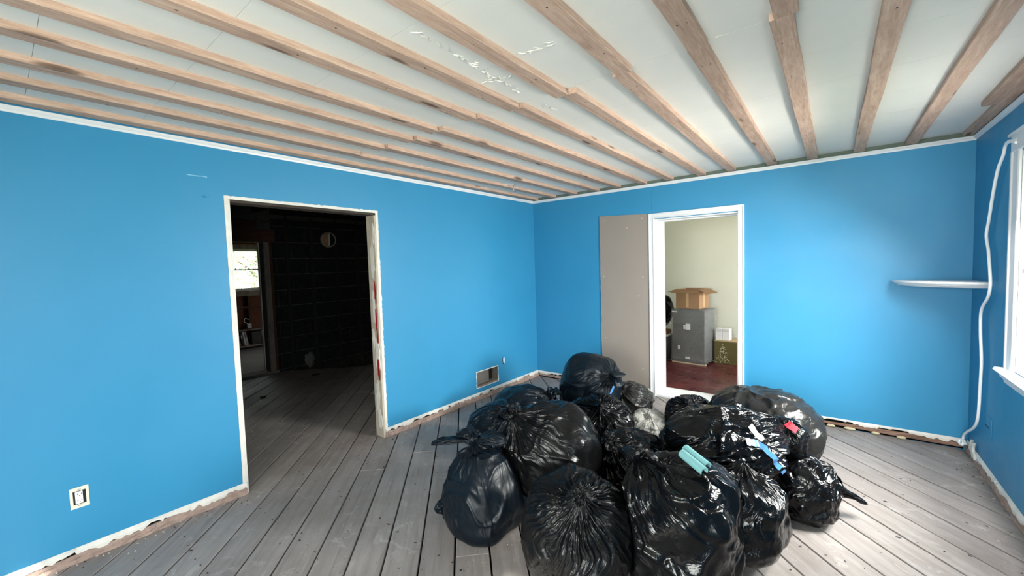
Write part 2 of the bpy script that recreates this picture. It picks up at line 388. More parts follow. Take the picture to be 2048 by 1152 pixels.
def strip(xc, y0, y1, wd=.076, z0=2.400, skew=0.0, seed=0):
    rs = random.Random(seed); L = y1-y0; n = max(2, int(L/.25)); h = H-z0
    mb = MB(); rings = []
    for i in range(n+1):
        t = i/n; y = L*t; dx = skew*(t-.5) + rs.gauss(0, .0012); dz = rs.gauss(0, .0006)
        x0 = -wd/2+dx+rs.gauss(0, .0007); x1 = wd/2+dx+rs.gauss(0, .0007); c = .0025
        n0 = len(mb.v); mb.v += [(x0, y, h), (x0, y, dz+c), (x0+c, y, dz), (x1-c, y, dz), (x1, y, dz+c), (x1, y, h)]; rings.append(n0)
    for a, b in zip(rings[:-1], rings[1:]):
        for k in range(6): mb.f.append((a+k, a+(k+1) % 6, b+(k+1) % 6, b+k)); mb.mi.append(0)
    mb.f.append(tuple(rings[0]+k for k in range(6))); mb.f.append(tuple(rings[-1]+k for k in range(6))); mb.mi += [0, 0]
    return mb.build('furring_strip', PINE, ceiling, (xc, y0, z0))
YJ = -2.727
# (x of front piece, x of back piece, joint y)
STR = [(.060, .052, YJ-.06), (.345, .330, YJ-.08), (.615, .645, YJ-.05), (.915, .945, YJ-.03), (1.178, 1.215, YJ-.04), (1.505, 1.525, YJ-.04),
       (1.790, 1.812, YJ+.005), (2.082, 2.128, YJ+.03), (2.428, 2.412, YJ), (2.756, 2.748, YJ), (3.060, 3.047, YJ-.03), (3.375, 3.368, -3.9), (3.675, 3.684, -3.9)]
for i, (xf, xb, yj) in enumerate(STR):
    strip(xf, YF+.002, yj-.001, skew=.006*((i % 3)-1), seed=i)
    strip(xb, yj+.001, -.004, skew=.006*(((i+1) % 3)-1), seed=50+i)
strip(3.990, -2.9, -.022, .060, 2.400, 0, 90)            # strip along the right wall
strip(3.925, -3.4, -.845, .066, 2.399, .004, 91)          # second piece beside it, starting short of the corner
# nail heads and dark nail stains on the strips
nm = MB(); nr = random.Random(3)
for i, (xf, xb, yj) in enumerate(STR):
    y = -.12
    while y > -4.4:
        xc = xb if y > yj else xf
        for sx in ((-.018, .016) if abs(y-yj) < .5 else (nr.uniform(-.02, .02),)):
            rx = nr.uniform(.002, .0042); yy = y+nr.uniform(-.012, .012); ry = rx*nr.uniform(1, 1.8)
            nm.face([(xc+sx+rx*math.cos(a*PI/3), yy+ry*math.sin(a*PI/3), 2.3978) for a in range(6)])
        y -= .405
nm.build('nail_head', simple('rusty_nail', G(58, 44, 40), .6, .2, 30, 0), ceiling, fix=False); 
tag(bpy.data.objects['nail_head'], kind='stuff')

# crown trim
def crown(name, axis, fixed, sgn, a, b):
    # small white moulding, two steps
    P = [(0, 2.360), (.006, 2.360), (.0075, 2.367), (.009, 2.372), (.013, 2.376), (.017, 2.382), (.0195, 2.388), (.0195, 2.3915), (0, 2.3915)]
    mb = MB(); poly = [(fixed+sgn*p, z) for p, z in P]
    if axis == 'y': mb.prism(poly, 'y', a, b)
    else: mb.prism(poly, 'x', a, b)
    return tag(mb.build(name, WHITE), kind='structure')
crown('trim_1', 'y', 0, 1, YF, -.0196)
crown('trim_2', 'x', 0, -1, 0, W)
crown('trim_3', 'y', W, -1, YF, -.0196)
# strip of old greenish plaster showing above the back wall's moulding
slab('trim_4', simple('old_green_plaster', G(96, 108, 99), .9, .12, 10, .2), 0, W, -.0012, 0, 2.3916, H)
slab('trim_5', bpy.data.materials['old_green_plaster'], W-.0012, W, YF, 0, 2.3916, H)

# ------------------------------------------------------------------ diagonal plank floor
EDGE = 1.68      # y - x line of a cut added for dark debris and shadow: planks stop where y - x > EDGE (left of opening)
fm = MB(); fm.prism([(XN, YF), (W+.05, YF), (W+.05, .0), (-EDGE, .0), (XN, XN+EDGE)], 'z', -.05, -.026)
floor = tag(fm.build('floor', DARKGAP), kind='structure')
def clip(poly, a, b, c):       # keep a*x+b*y<=c
    out = []
    for i in range(len(poly)):
        p, q = poly[i], poly[(i+1) % len(poly)]; dp = a*p[0]+b*p[1]-c; dq = a*q[0]+b*q[1]-c
        if dp <= 0: out.append(p)
        if (dp < 0 < dq) or (dq < 0 < dp): t = dp/(dp-dq); out.append((p[0]+(q[0]-p[0])*t, p[1]+(q[1]-p[1])*t))
    return out
R2 = math.sqrt(.5)
offs = {k: -1.262+.1855*k for k in range(-48, 26)}
prand = random.Random(11)
for k in range(-46, 24):
    s0, s1 = offs[k], offs[k+1]
    # local coordinates: t along (1,-1)/sqrt2, s along (1,1)/sqrt2
    cuts = sorted([-8.0] + ({-2: [3.05], -4: [2.42], -1: [2.1], 1: [3.4]}.get(k) or [prand.uniform(.2, 3.2)+(-3.2 if k < -8 else 0), prand.uniform(4.4, 7)-(4 if k < -12 else 0)]) + [9.5])
    # two butt joints read off the photograph
    for t0, t1 in zip(cuts[:-1], cuts[1:]):
        if t1-t0 < .3: continue
        g = .0036 + prand.random()*.0018
        loc = [(t0+.0015, s0+g), (t1-.0015, s0+g), (t1-.0015, s1-g), (t0+.0015, s1-g)]
        wp = [((t+s)*R2, (s-t)*R2) for t, s in loc]
        for pl in ((-1, 0, -XN), (1, 0, W+.02), (0, -1, -YF), (0, 1, 0.0), (-1, 1, EDGE)):
            wp = clip(wp, *pl)
            if len(wp) < 3: break
        if len(wp) < 3: continue
        ar = sum(wp[i][0]*wp[(i+1) % len(wp)][1]-wp[(i+1) % len(wp)][0]*wp[i][1] for i in range(len(wp)))/2
        if abs(ar) < .004: continue
        tc_ = sum((x-y)*R2 for x, y in wp)/len(wp); sc_ = (s0+s1)/2
        lp = [((x-y)*R2-tc_, (x+y)*R2-sc_) for x, y in wp]
        # top slightly inset for an eased edge
        mb = MB(); n = len(lp); dz = prand.gauss(0, .0007); bot = [(x, y, -.024) for x, y in lp]; mid = [(x, y, dz-.003) for x, y in lp]
        top = []
        for x, y in lp: top.append((x-.0015*np.sign(x), y-.0022*np.sign(y), dz))
        mb.v = bot+mid+top; mb.f = [tuple(range(n))[::-1], tuple(range(2*n, 3*n))]; 
        for i in range(n):
            j = (i+1) % n; mb.f.append((i, j, n+j, n+i)); mb.f.append((n+i, n+j, 2*n+j, 2*n+i))
        mb.mi = [0]*len(mb.f)
        mb.build('plank', PLANK, floor, ((tc_+sc_)*R2, (sc_-tc_)*R2, 0), (0, 0, -PI/4), fix=False)
# nail pocks in rows over the joists
hm = MB(); hr = random.Random(21)
for r in range(-5, 8):
    yj = -2.82 + .39*r
    for k in range(-30, 22):
        s0, s1 = offs[k], offs[k+1]
        for f in (.16, .5, .84):
            s = s0+(s1-s0)*f + hr.gauss(0, .008); x = s/R2 - yj
            if not (XN+.1 < x < W-.05) or yj > -.05 or yj - x > EDGE-.1 or hr.random() < .18: continue
            y = yj + hr.gauss(0, .010); a0 = hr.random()*PI; rx = hr.uniform(.002, .0062); ry = rx*hr.uniform(1, 2.6)
            pts = []
            for q in range(7):
                an = q*2*PI/7; px_, py_ = rx*math.cos(an)*hr.uniform(.7, 1.2), ry*math.sin(an)*hr.uniform(.7, 1.2)
                pts.append((x+px_*math.cos(a0)-py_*math.sin(a0), y+px_*math.sin(a0)+py_*math.cos(a0), .0022))
            hm.face(pts)
tag(hm.build('nail_pocks', simple('nail_hole', G(48, 42, 40), .8, .2, 30, 0), floor, fix=False), kind='stuff')

# ------------------------------------------------------------------ exposed wall foot where the baseboard was removed
def jag(a, b, step, rs, amp, base):
    out = []; t = a; v = 0
    while t < b-1e-6:
        v = v*.7 + rs.gauss(0, amp); out.append((t, base+max(-2.2*amp, min(2.2*amp, v)))); t += step*rs.uniform(.5, 1.4)
    v = base + rs.gauss(0, amp*.4); out.append((b, v)); return out
def foot(name, axis, fixed, sgn, a, b, seed, gap=0.0, platemat=None, hb=.082, dep=.016):
    rs = random.Random(seed); root = tag(MB().box(*((fixed, fixed+sgn*.0015) if sgn > 0 else (fixed-.0015, fixed)), a, b, .001, hb-.002).build(name, DARKGAP) if axis == 'x' else
                                         MB().box(a, b, fixed-.0015, fixed, .001, hb-.002).build(name, DARKGAP), kind='structure')
    def P(u, d, z): return (fixed+sgn*d, u, z) if axis == 'x' else (u, fixed+sgn*d, z)
    # sole plate / rough plaster band: bumpy front face, drawn as a grid
    def band(nm, z_lo, z_hi, d, mat, rough, par):
        mb = MB(); us = np.arange(a, b, .03).tolist()+[b]; nz = 4; idx = []
        for u in us:
            col = []; lo = z_lo(u) if callable(z_lo) else z_lo; hi = z_hi(u) if callable(z_hi) else z_hi
            for j in range(nz+1):
                z = lo+(hi-lo)*j/nz; dd = d+rs.gauss(0, rough)-(.35*d if j == nz else 0); mb.v.append(P(u, max(.002, dd), z)); col.append(len(mb.v)-1)
            mb.v.append(P(u, .0016, hi)); col.append(len(mb.v)-1); mb.v.append(P(u, .0016, lo)); col.append(len(mb.v)-1); idx.append(col)
        m = nz+3
        for c0, c1 in zip(idx[:-1], idx[1:]):
            for k in range(m): mb.f.append((c0[k], c0[(k+1) % m], c1[(k+1) % m], c1[k])); mb.mi.append(0)
        mb.f.append(tuple(idx[0])); mb.f.append(tuple(idx[-1])); mb.mi += [0, 0]
        return mb.build(nm, mat, par)
    ph = rs.random()*9
    band('sole_plate', (lambda u: gap*(1+.35*math.sin(u*2.3+ph))) if gap else .0008, lambda u: .050+.005*math.sin(u*5+ph)+.003*math.sin(u*17), dep, platemat or PLASTER, .0022, root)
    # ragged white paint edge over it
    lo = jag(a, b, .016, rs, .0075, .054); mb = MB(); idx = []
    for u, z in lo:
        z = max(.036, min(.075, z)); n0 = len(mb.v); mb.v += [P(u, .0175, z), P(u, .0185, (z+hb)/2), P(u, .004, hb), P(u, .0015, hb), P(u, .0015, z)]; idx.append(n0)
    for p, q in zip(idx[:-1], idx[1:]):
        for k in range(5): mb.f.append((p+k, p+(k+1) % 5, q+(k+1) % 5, q+k)); mb.mi.append(0)
    mb.f.append(tuple(idx[0]+k for k in range(5))); mb.f.append(tuple(idx[-1]+k for k in range(5))); mb.mi += [0, 0]
    mb.build('torn_paint_edge', RAWWHITE, root)
    return root
foot('baseboard_left_near', 'x', 0, 1, YF, -3.5785, 1)
foot('baseboard_left_far', 'x', 0, 1, -2.4525, -.001, 2)
foot('baseboard_back_left', 'y', 0, -1, .02, 1.572, 3, gap=.016, platemat=PLASTER)
bb = foot('baseboard_back_right', 'y', 0, -1, 2.515, W-.02, 4, gap=.026, platemat=REDWOOD)
foot('baseboard_right', 'x', W, -1, YF, -.02, 5, gap=.006)
# pale mortar dabs packed under the lifted sole plate
def blob(cx, cy, cz, rx, ry, rz, seed, name, mat, parent=None, sub=2):
    import bmesh
    bm = bmesh.new(); bmesh.ops.create_icosphere(bm, subdivisions=sub, radius=1); rs = random.Random(seed)
    for v in bm.verts:
        k = 1+rs.gauss(0, .09); v.co = Vector((v.co.x*rx*k, v.co.y*ry*k, v.co.z*rz*k))
    m_ = bpy.data.meshes.new(name); bm.to_mesh(m_); bm.free(); m_.polygons.foreach_set('use_smooth', [True]*len(m_.polygons))
    return link(name, m_, mat, parent, (cx, cy, cz))
STONE = simple('pale_mortar', G(190, 180, 150), .9, .12, 30, .5)
for i, (x, l) in enumerate([(3.02, .05), (3.20, .05), (3.33, .07), (3.50, .045), (3.66, .05)]):
    blob(x, -.024, .014, l*.62, .012, .013, i, 'mortar_dab', STONE, bb)

# ------------------------------------------------------------------ left opening: torn jamb edges
op = tag(MB().box(-WT-.001, .0006, OPN[1]-.0175, OPN[1]-.0005, .0015, OPN[3]-.02).build('door_2', simple('bare_jamb', G(176, 166, 150), .85, .16, 10, .5)), kind='structure')
def edge_strip(name, pts_fn, n, mat, par, seed, wd, jit):
    rs = random.Random(seed); mb = MB(); idx = []
    for i in range(n+1):
        t = i/n; p, nrm = pts_fn(t); p = Vector(p); nrm = Vector(nrm); w1 = wd+max(-jit, min(jit, rs.gauss(0, jit*.5)))
        q = p+nrm*w1; n0 = len(mb.v); o = Vector((.0035, 0, 0)); base = Vector((.0002, 0, 0))
        mb.v += [tuple(p+base), tuple(p+o), tuple(q+o*.9), tuple(q+base)]; idx.append(n0)
    for a, b in zip(idx[:-1], idx[1:]):
        for k in range(4): mb.f.append((a+k, a+(k+1) % 4, b+(k+1) % 4, b+k)); mb.mi.append(0)
    mb.f.append(tuple(idx[0]+k for k in range(4))); mb.f.append(tuple(idx[-1]+k for k in range(4))); mb.mi += [0, 0]
    return mb.build(name, mat, par)
edge_strip('paint_edge', lambda t: ((0, OPN[0], .084+(2.052-.084)*t), (0, -1, 0)), 60, RAWWHITE, op, 1, .022, .0012)
edge_strip('paint_edge', lambda t: ((0, OPN[1], .02+(2.055-.02)*t), (0, 1, 0)), 90, RAWWHITE, op, 2, .026, .004)
edge_strip('paint_edge', lambda t: ((0, OPN[0]-.022+(OPN[1]+.026-OPN[0]+.022)*t, OPN[3]), (0, 0, 1)), 60, RAWWHITE, op, 3, .022, .0035)
# left jamb and head lining (thin, pale)
MB().box(-WT-.001, -.0005, OPN[0]+.0005, OPN[0]+.012, .0015, OPN[3]-.001).build('jamb_lining', RAWWHITE, op)
MB().box(-WT-.001, -.0005, OPN[0]+.012, OPN[1]-.0175, OPN[3]-.019, OPN[3]-.001).build('head_lining', simple('dark_lining', G(60, 52, 46), .9, .2, 10, .3), op)
# peeling layers on the right jamb: white plaster curls and dark red paint
jr = random.Random(8)
def peel(y, z, x, hw, hh, mat, nm, d):
    mb = MB(); n = 14; c = []
    for i in range(n):
        an = 2*PI*i/n; k = jr.uniform(.6, 1.15); c.append((x+hw*k*math.cos(an), z+hh*k*math.sin(an)))
    mb.v = [(px_, y, z_) for px_, z_ in c]+[(px_, y-d, z_) for px_, z_ in c]; mb.f = [tuple(range(n)), tuple(range(n, 2*n))[::-1]]+[(i, (i+1) % n, n+(i+1) % n, n+i) for i in range(n)]; mb.mi = [0]*len(mb.f)
    return mb.build(nm, mat, op)
yj_ = OPN[1]-.0176
for x, z, hw, hh in [(-.045, 1.62, .03, .2), (-.05, 1.2, .028, .17), (-.03, .74, .035, .16), (-.055, .38, .03, .14), (-.04, .16, .035, .1), (-.08, .9, .02, .1), (-.02, 1.86, .018, .1)]:
    peel(yj_, z, x, hw, hh, RAWWHITE, 'peeled_plaster', .005)
for x, z, hw, hh in [(-.022, 1.33, .013, .13), (-.026, 1.08, .012, .12), (-.016, .93, .012, .08), (-.022, .63, .018, .12)]:
    o = peel(yj_-.0052, z, x, hw, hh, REDPAT, 'red_paint_patch', .002)
    o['label'] = 'dark red paint showing through on the jamb'

# ------------------------------------------------------------------ vent hole with torn edge and duct lining
vh = tag(MB().box(-WT+.004, -WT+.012, -1.215, -.857, .145, .314).build('trim_6', simple('duct_back', G(72, 70, 66), .8, .2, 8, .3)), kind='structure')
vh['label'] = 'rectangular hole cut low in the blue wall with a torn white rim'
MB().box(-.085, -.028, -1.22, -.985, .165, .312).build('duct_board', simple('duct_grey', G(104, 100, 94), .85, .12, 12, .3), vh)
MB().box(-.10, -.004, -1.22, -.852, .141, .156).build('bottom_ledge', simple('ledge_dust', G(120, 108, 98), .9, .2, 20, .4), vh)
MB().box(-.098, -.092, -.984, -.853, .157, .316).build('shade_panel', BLACKPL, vh)  # black panel stands in for the darkness of a deeper hole
for a0, b0, fn in ((0, 1, lambda t: ((0, -1.222, .132+.195*t), (0, -1, 0))), (0, 1, lambda t: ((0, -.850, .132+.195*t), (0, 1, 0))),
                   (0, 1, lambda t: ((0, -1.23+.388*t, .318), (0, 0, 1))), (0, 1, lambda t: ((0, -1.23+.388*t, .140), (0, 0, -1)))):
    edge_strip('torn_rim', fn, 16, RAWWHITE, vh, int(fn(0)[0][1]*100), .009, .005)

# ------------------------------------------------------------------ back doorway
door = tag(MB().box(1.630, 2.462, 0, BT, .0015, .022).build('door_1', WHITE), kind='structure')   # white threshold
door['label'] = 'white cased doorway in the blue back wall'
prof = [(0, 0), (0, .016), (.006, .019), (.012, .016), (.018, .014), (.036, .014), (.042, .019), (.050, .021), (.056, .021), (.056, 0)]
def vcasing(x_in, sgn, z1, parent, depth_sign=-1, y0=0.0):
    mb = MB(); k = len(prof); n0 = 0
    bot = [(x_in+sgn*p, y0+depth_sign*d, .001) for p, d in prof]; top = [(x_in+sgn*p, y0+depth_sign*d, z1+p) for p, d in prof]
    mb.v = bot+top; mb.f = [tuple(range(k)), tuple(range(k, 2*k))[::-1]]+[(i, (i+1) % k, k+(i+1) % k, k+i) for i in range(k)]; mb.mi = [0]*len(mb.f)
    return mb.build('side_casing', WHITE, parent)
vcasing(1.632, -1, 2.006, door); vcasing(2.460, 1, 2.006, door)
mb = MB(); k = len(prof)
mb.v = [(1.632-p, -d, 2.006+p) for p, d in prof]+[(2.460+p, -d, 2.006+p) for p, d in prof]
mb.f = [tuple(range(k)), tuple(range(k, 2*k))[::-1]]+[(i, (i+1) % k, k+(i+1) % k, k+i) for i in range(k)]; mb.mi = [0]*len(mb.f); mb.build('head_casing', WHITE, door)
# jamb boards with stop
MB().box(1.6305, 1.642, .001, BT-.001, .022, 1.9985).box(1.642, 1.654, .12, .16, .022, 1.9985).build('side_jamb', WHITE, door)
MB().box(2.450, 2.4615, .001, BT-.001, .022, 1.9985).box(2.438, 2.450, .12, .16, .022, 1.9985).build('side_jamb', WHITE, door)
MB().box(1.642, 2.450, .001, BT-.001, 1.987, 1.9985).box(1.654, 2.438, .12, .16, 1.975, 1.987).build('head_jamb', WHITE, door)
# the taupe board screwed to the wall beside it
bd = tag(MB().prism([(.985, .090), (1.568, .088), (1.570, 2.066), (.978, 2.094)], 'y', -.0125, -.0002).build('drywall_panel', GYP),
         'tall bare taupe drywall panel fixed left of the white doorway', 'panel')
sm = simple('screw_dimple', G(172, 164, 155), .8, .1, 20, 0)
for x, z in [(1.05, 2.03), (1.50, 2.02), (1.32, 1.93), (1.02, 1.37), (1.50, 1.36), (1.45, 1.14), (1.49, .30), (1.03, .62)]:
    m_ = MB(); m_.face([(x+.008*math.cos(a*PI/4), -.0129, z+.009*math.sin(a*PI/4)) for a in range(8)]); 
    m_.v += [(a, -.0122, c) for a, b, c in m_.v[:8]]; m_.f = [tuple(range(8))]+[(i, (i+1) % 8, 8+(i+1) % 8, 8+i) for i in range(8)]; m_.mi = [0]*9
    m_.build('screw_dimple', sm, bd)
rp_ = MB(); rr_ = random.Random(4); L = [(.974+rr_.gauss(0, .0015), .09+2.0*t/40) for t in range(41)]
for (x0, z0), (x1, z1) in zip(L[:-1], L[1:]): rp_.face([(x0, -.0012, z0), (.9855-.0075*z0/2.1, -.0012, z0), (.9855-.0075*z1/2.1, -.0012, z1), (x1, -.0012, z1)])
rp_.build('cut_edge', RAWWHITE, bd, fix=False)

# ------------------------------------------------------------------ right window
win = empty('window_1', (W, -1.40, .83)); tag(win, kind='structure')
def wb(nm, mat, *b, **k):
    mb = MB()
    for q in b: mb.box(*q, **k)
    o = mb.build(nm, mat); o.parent = win; o.matrix_parent_inverse = Matrix.Translation(-Vector(win.location)); return o
Y0, Y1, Z0, Z1 = -1.84, -.955, .83, 2.09
for sg, y in ((1, Y1-.012), (-1, Y0+.012)):
    P = [(0, .0), (0, .010), (.008, .014), (.070, .018), (.078, .024), (.094, .024), (.094, 0)]
    mb = MB(); mb.prism([(W-d, y+sg*p) for p, d in P], 'z', .80, 2.10); o = mb.build('side_casing', WHITE); o.parent = win; o.matrix_parent_inverse = Matrix.Translation(-Vector(win.location))
wb('head_casing', WHITE, (W-.022, W, Y0-.082, Y1+.082, 2.10, 2.19), (W-.034, W, Y0-.094, Y1+.094, 2.19, 2.205))
# stool with horns, apron below
mb = MB(); mb.prism([(W+.10, .80), (W+.10, .826), (W-.052, .826), (W-.060, .813), (W-.052, .800)], 'y', 0, 1)
mb.v = [(x, Y0-.115+(Y1-Y0+.23)*y, z) for x, y, z in mb.v]
# notch: only between the reveals does it run into the opening
for i, v in enumerate(mb.v):
    if v[0] > W: mb.v[i] = (W-.001, v[1], v[2])
o = mb.build('stool', WHITE); o.parent = win; o.matrix_parent_inverse = Matrix.Translation(-Vector(win.location))
mb = MB(); mb.prism([(W-.001, .799), (W-.040, .799), (W-.036, .775), (W-.022, .765), (W-.018, .742), (W-.010, .735), (W-.001, .735)], 'y', Y0-.085, Y1+.085)
o = mb.build('apron', WHITE); o.parent = win; o.matrix_parent_inverse = Matrix.Translation(-Vector(win.location))
wb('frame', WHITE, (W+.001, W+.15, Y0+.001, Y0+.022, Z0+.001, Z1-.001), (W+.001, W+.15, Y1-.022, Y1-.001, Z0+.001, Z1-.001), (W+.001, W+.15, Y0+.022, Y1-.022, Z1-.022, Z1-.001), (W+.001, W+.15, Y0+.022, Y1-.022, Z0+.001, Z0+.02))
def sash(x, z0, z1, nm):
    a, b = Y0+.023, Y1-.023; f = .042
    o = wb(nm, WHITE, (x, x+.03, a, a+f, z0, z1), (x, x+.03, b-f, b, z0, z1), (x, x+.03, a+f, b-f, z1-f, z1), (x, x+.03, a+f, b-f, z0, z0+f))
    wb('pane', GLASS, (x+.012, x+.016, a+f, b-f, z0+f, z1-f))
sash(W+.085, 1.43, 2.066, 'upper_sash'); sash(W+.050, .852, 1.47, 'lower_sash')
# raised mini blind on the upper half
bl = tag(empty('window_blind', (W+.03, -1.4, 2.06)), 'white slatted blind drawn halfway down the bright window', 'blind')
def bc(nm, mb, mat): o = mb.build(nm, mat); o.parent = bl; o.matrix_parent_inverse = Matrix.Translation(-Vector(bl.location)); return o
bc('head_rail', MB().box(W+.008, W+.044, Y0+.024, Y1-.024, 2.04, 2.066), WHITEPL)
bc('bottom_rail', MB().box(W+.012, W+.040, Y0+.026, Y1-.026, 1.400, 1.424), METAL)
ry = Matrix.Rotation(math.radians(30), 3, 'Y'); z = 1.44
while z < 2.035:
    bc('slat', MB().box(-.0125, .0125, -.414, .414, -.0005, .0005, R=ry, T=(W+.026, -1.3975, z)), WHITEPL); z += .021
bc('lift_cord', MB().tube([(W+.026, Y1-.10, 2.05), (W+.026, Y1-.10, 1.41)], .001, 5), WHITEPL)

# simple frames + panes for the openings behind the camera and in the other rooms
def plainwin(nm, axis, fixed, u0, u1, z0, z1, mat=WHITE):
    root = None
    def B(a0, a1, b0, b1, c0, c1): return (a0, a1, b0, b1, c0, c1) if axis == 'x' else (b0, b1, a0, a1, c0, c1)
    mb = MB(); f = .04; d0, d1 = fixed-.02, fixed+.02; zm = (z0+z1)/2
    for q in ((u0, u0+f, z0, z1), (u1-f, u1, z0, z1), (u0+f, u1-f, z1-f, z1), (u0+f, u1-f, z0, z0+f), (u0+f, u1-f, zm-.014, zm+.014)): mb.box(*B(d0, d1, q[0], q[1], q[2], q[3]))
    root = tag(mb.build(nm, mat), kind='structure')
    for a, b in ((z0+f, zm-.014), (zm+.014, z1-f)): MB().box(*B(fixed-.003, fixed+.003, u0+f, u1-f, a, b)).build('pane', GLASS, root)
    return root
plainwin('window_2', 'x', W+.08, -5.7, -4.8, .83, 2.09); plainwin('window_3', 'y', YF-.08, 1.95, 3.65, .83, 2.09); plainwin('window_4', 'x', W+.08, .9, 2.0, .8, 2.0)
fw_ = plainwin('window_5', 'x', -6.43, -2.06, -1.045, 1.2, 2.04, simple('grey_white_frame', G(200, 204, 200), .5, .05, 8, 0))
MB().box(-6.405, -6.395, -1.27, -1.245, 1.634, 1.650).box(-6.405, -6.395, -1.52, -1.495, 1.634, 1.650).build('sash_latch', METAL, fw_)

# small marks on the painted walls, plaster crumbs swept along the wall foot
cm = MB(); cr_ = random.Random(9); z = 2.10; x = 1.607
while z < 2.31:
    x2 = x+cr_.gauss(0, .0014); cm.face([(x-.0012, -.0008, z), (x+.0012, -.0008, z), (x2+.0012, -.0008, z+.02), (x2-.0012, -.0008, z+.02)]); x = x2; z += .02
cm.build('paint_crack', simple('crack_dark', G(24, 88, 124), .7, .1, 20, 0), wall_back, fix=False)
cm = MB()
for i in range(9): y = -3.79+.012*i; cm.face([(.0007, y, 2.163+cr_.gauss(0, .001)), (.0007, y+.010, 2.163+cr_.gauss(0, .001)), (.0007, y+.010, 2.167), (.0007, y, 2.168)])
cm.build('scratch', simple('scratch_pale', G(150, 196, 220), .7, .1, 20, 0), wall_left, fix=False)
cm = MB(); import itertools
for i in range(260):
    side = cr_.choice((0, 0, 1, 2, 3))
    if side == 0: px_, py_ = abs(cr_.gauss(.02, .05))+.02, cr_.uniform(-2.4, -.1)
    elif side == 1: px_, py_ = abs(cr_.gauss(.02, .06))+.02, cr_.uniform(-4.6, -3.6)
    elif side == 2: px_, py_ = W-abs(cr_.gauss(.02, .05))-.02, cr_.uniform(-1.9, -.1)
    else: px_, py_ = cr_.uniform(.3, 3.9), cr_.uniform(-3.6, -.1)
    q = cr_.uniform(.0025, .008); a = cr_.random()*6; u = Vector((math.cos(a), math.sin(a), 0))*q; v = Vector((-math.sin(a), math.cos(a), 0))*q*.7; c = Vector((px_, py_, .0012)); t_ = c+Vector((0, 0, q*.8))
    P4 = [c+u, c+v, c-u, c-v]
    for j in range(4): cm.face([tuple(P4[j]), tuple(P4[(j+1) % 4]), tuple(t_)], 0 if i % 3 else 1)
tag(cm.build('plaster_crumbs', [simple('crumb_pale', G(176, 166, 156), .9, .2, 30, 0), simple('crumb_dark', G(70, 60, 54), .9, .2, 30, 0)], floor, fix=False), kind='stuff')

# ------------------------------------------------------------------ wall fittings
def outlet():
    t = tag(empty('wall_outlet', (.0, -4.365, .350)), 'ivory duplex outlet with oversized black cutout near the left foreground', 'outlet')
    # plate: frame around the irregular black cut-out
    mb = MB(); w2, h2 = .036, .0565
    mb.box(.0004, .0035, -w2, -.0245, -h2, h2).box(.0004, .0035, .0245, w2, -h2, h2).box(.0004, .0035, -.0245, .0245, .037, h2).box(.0004, .0035, -.0245, .0245, -h2, -.037)
    mb.build('cover_plate', CREAMPL, t)
    MB().box(.0002, .0012, -.0245, .0245, -.037, .037).build('cutout', BLACKPL, t)
    mb = MB(); mb.box(.0012, .0055, -.0165, .0125, -.033, .033, ch=.0015); o = mb.build('receptacle', WHITEPL, t)
    for zz in (.017, -.017):
        MB().box(.0055, .0058, -.009, -.0065, zz-.001, zz+.006).build('slot', BLACKPL, o)
        MB().box(.0055, .0058, .006, .0085, zz-.001, zz+.006).build('slot', BLACKPL, o)
        MB().prism([(-.0025, zz-.008), (.0025, zz-.008), (.002, zz-.0045), (-.002, zz-.0045)], 'x', .0055, .0058).build('slot', BLACKPL, o)
    for zz in (.044, -.044):
        MB().box(.0035, .0045, -.008, .007, zz-.002, zz+.002).build('mounting_tab', METAL, t)
outlet()
t = tag(empty('wall_socket', (0, -.735, .365)), 'small oval white socket hole in the blue wall above the vent hole', 'socket')
MB().prism([(.020*math.cos(a*PI/8), .052*math.sin(a*PI/8)) for a in range(16)], 'x', .0003, .0025).build('dark_rim', BLACKPL, t)
MB().prism([(.003+.013*math.cos(a*PI/8), .042*math.sin(a*PI/8)+.002) for a in range(16)], 'x', .0025, .006).build('socket_face', WHITEPL, t)
t = tag(empty('blank_plate', (W, -.53, .35)), 'blue painted-over cover plate with a dark slot low on the right wall', 'plate')
MB().box(-.0025, -.0003, -.055, .05, -.075, .075, ch=.0009).build('plate_face', BLUE, t)
MB().box(-.0036, -.0026, -.01, .078, -.006, .004).build('slot', simple('dark_teal_slot', G(14, 60, 84), .6, .1, 10, 0), t)
MB().tube([(-.002, -.058, .07), (-.002, -.060, .02), (-.002, -.060, -.072)], .0022, 5).build('wire_ridge', BLUE, t)
nl = tag(MB().tube([(.0, -3.703, 2.035), (.022, -3.701, 2.036)], [.003, .003], 6).tube([(.022, -3.701, 2.036), (.0245, -3.701, 2.036)], [.006, .005], 8).build('wall_nail', BLUE), 'blue painted nail in the wall above left of the dark opening', 'nail')
# ceiling hook ring
t = tag(empty('ceiling_hook', (.45, -.985, H)), 'small pale ring hook hanging from the ceiling near the far corner', 'hook')
MB().tube([(0, 0, 0), (.003, -.002, -.012), (.006, -.01, -.018)], .006, 8).build('hook_base', METAL, t)
MB().tube([(.006+.0, -.012+.036*math.cos(a*PI/10)*.72, -.052+.036*math.sin(a*PI/10)) for a in range(20)], .0055, 8, closed=True).build('ring', METAL, t, smooth=True)
MB().tube([(-.0, .0, -.002), (-.05, -.05, -.004), (-.12, -.1, -.002)], .002, 5).build('wire', WHITEPL, t)

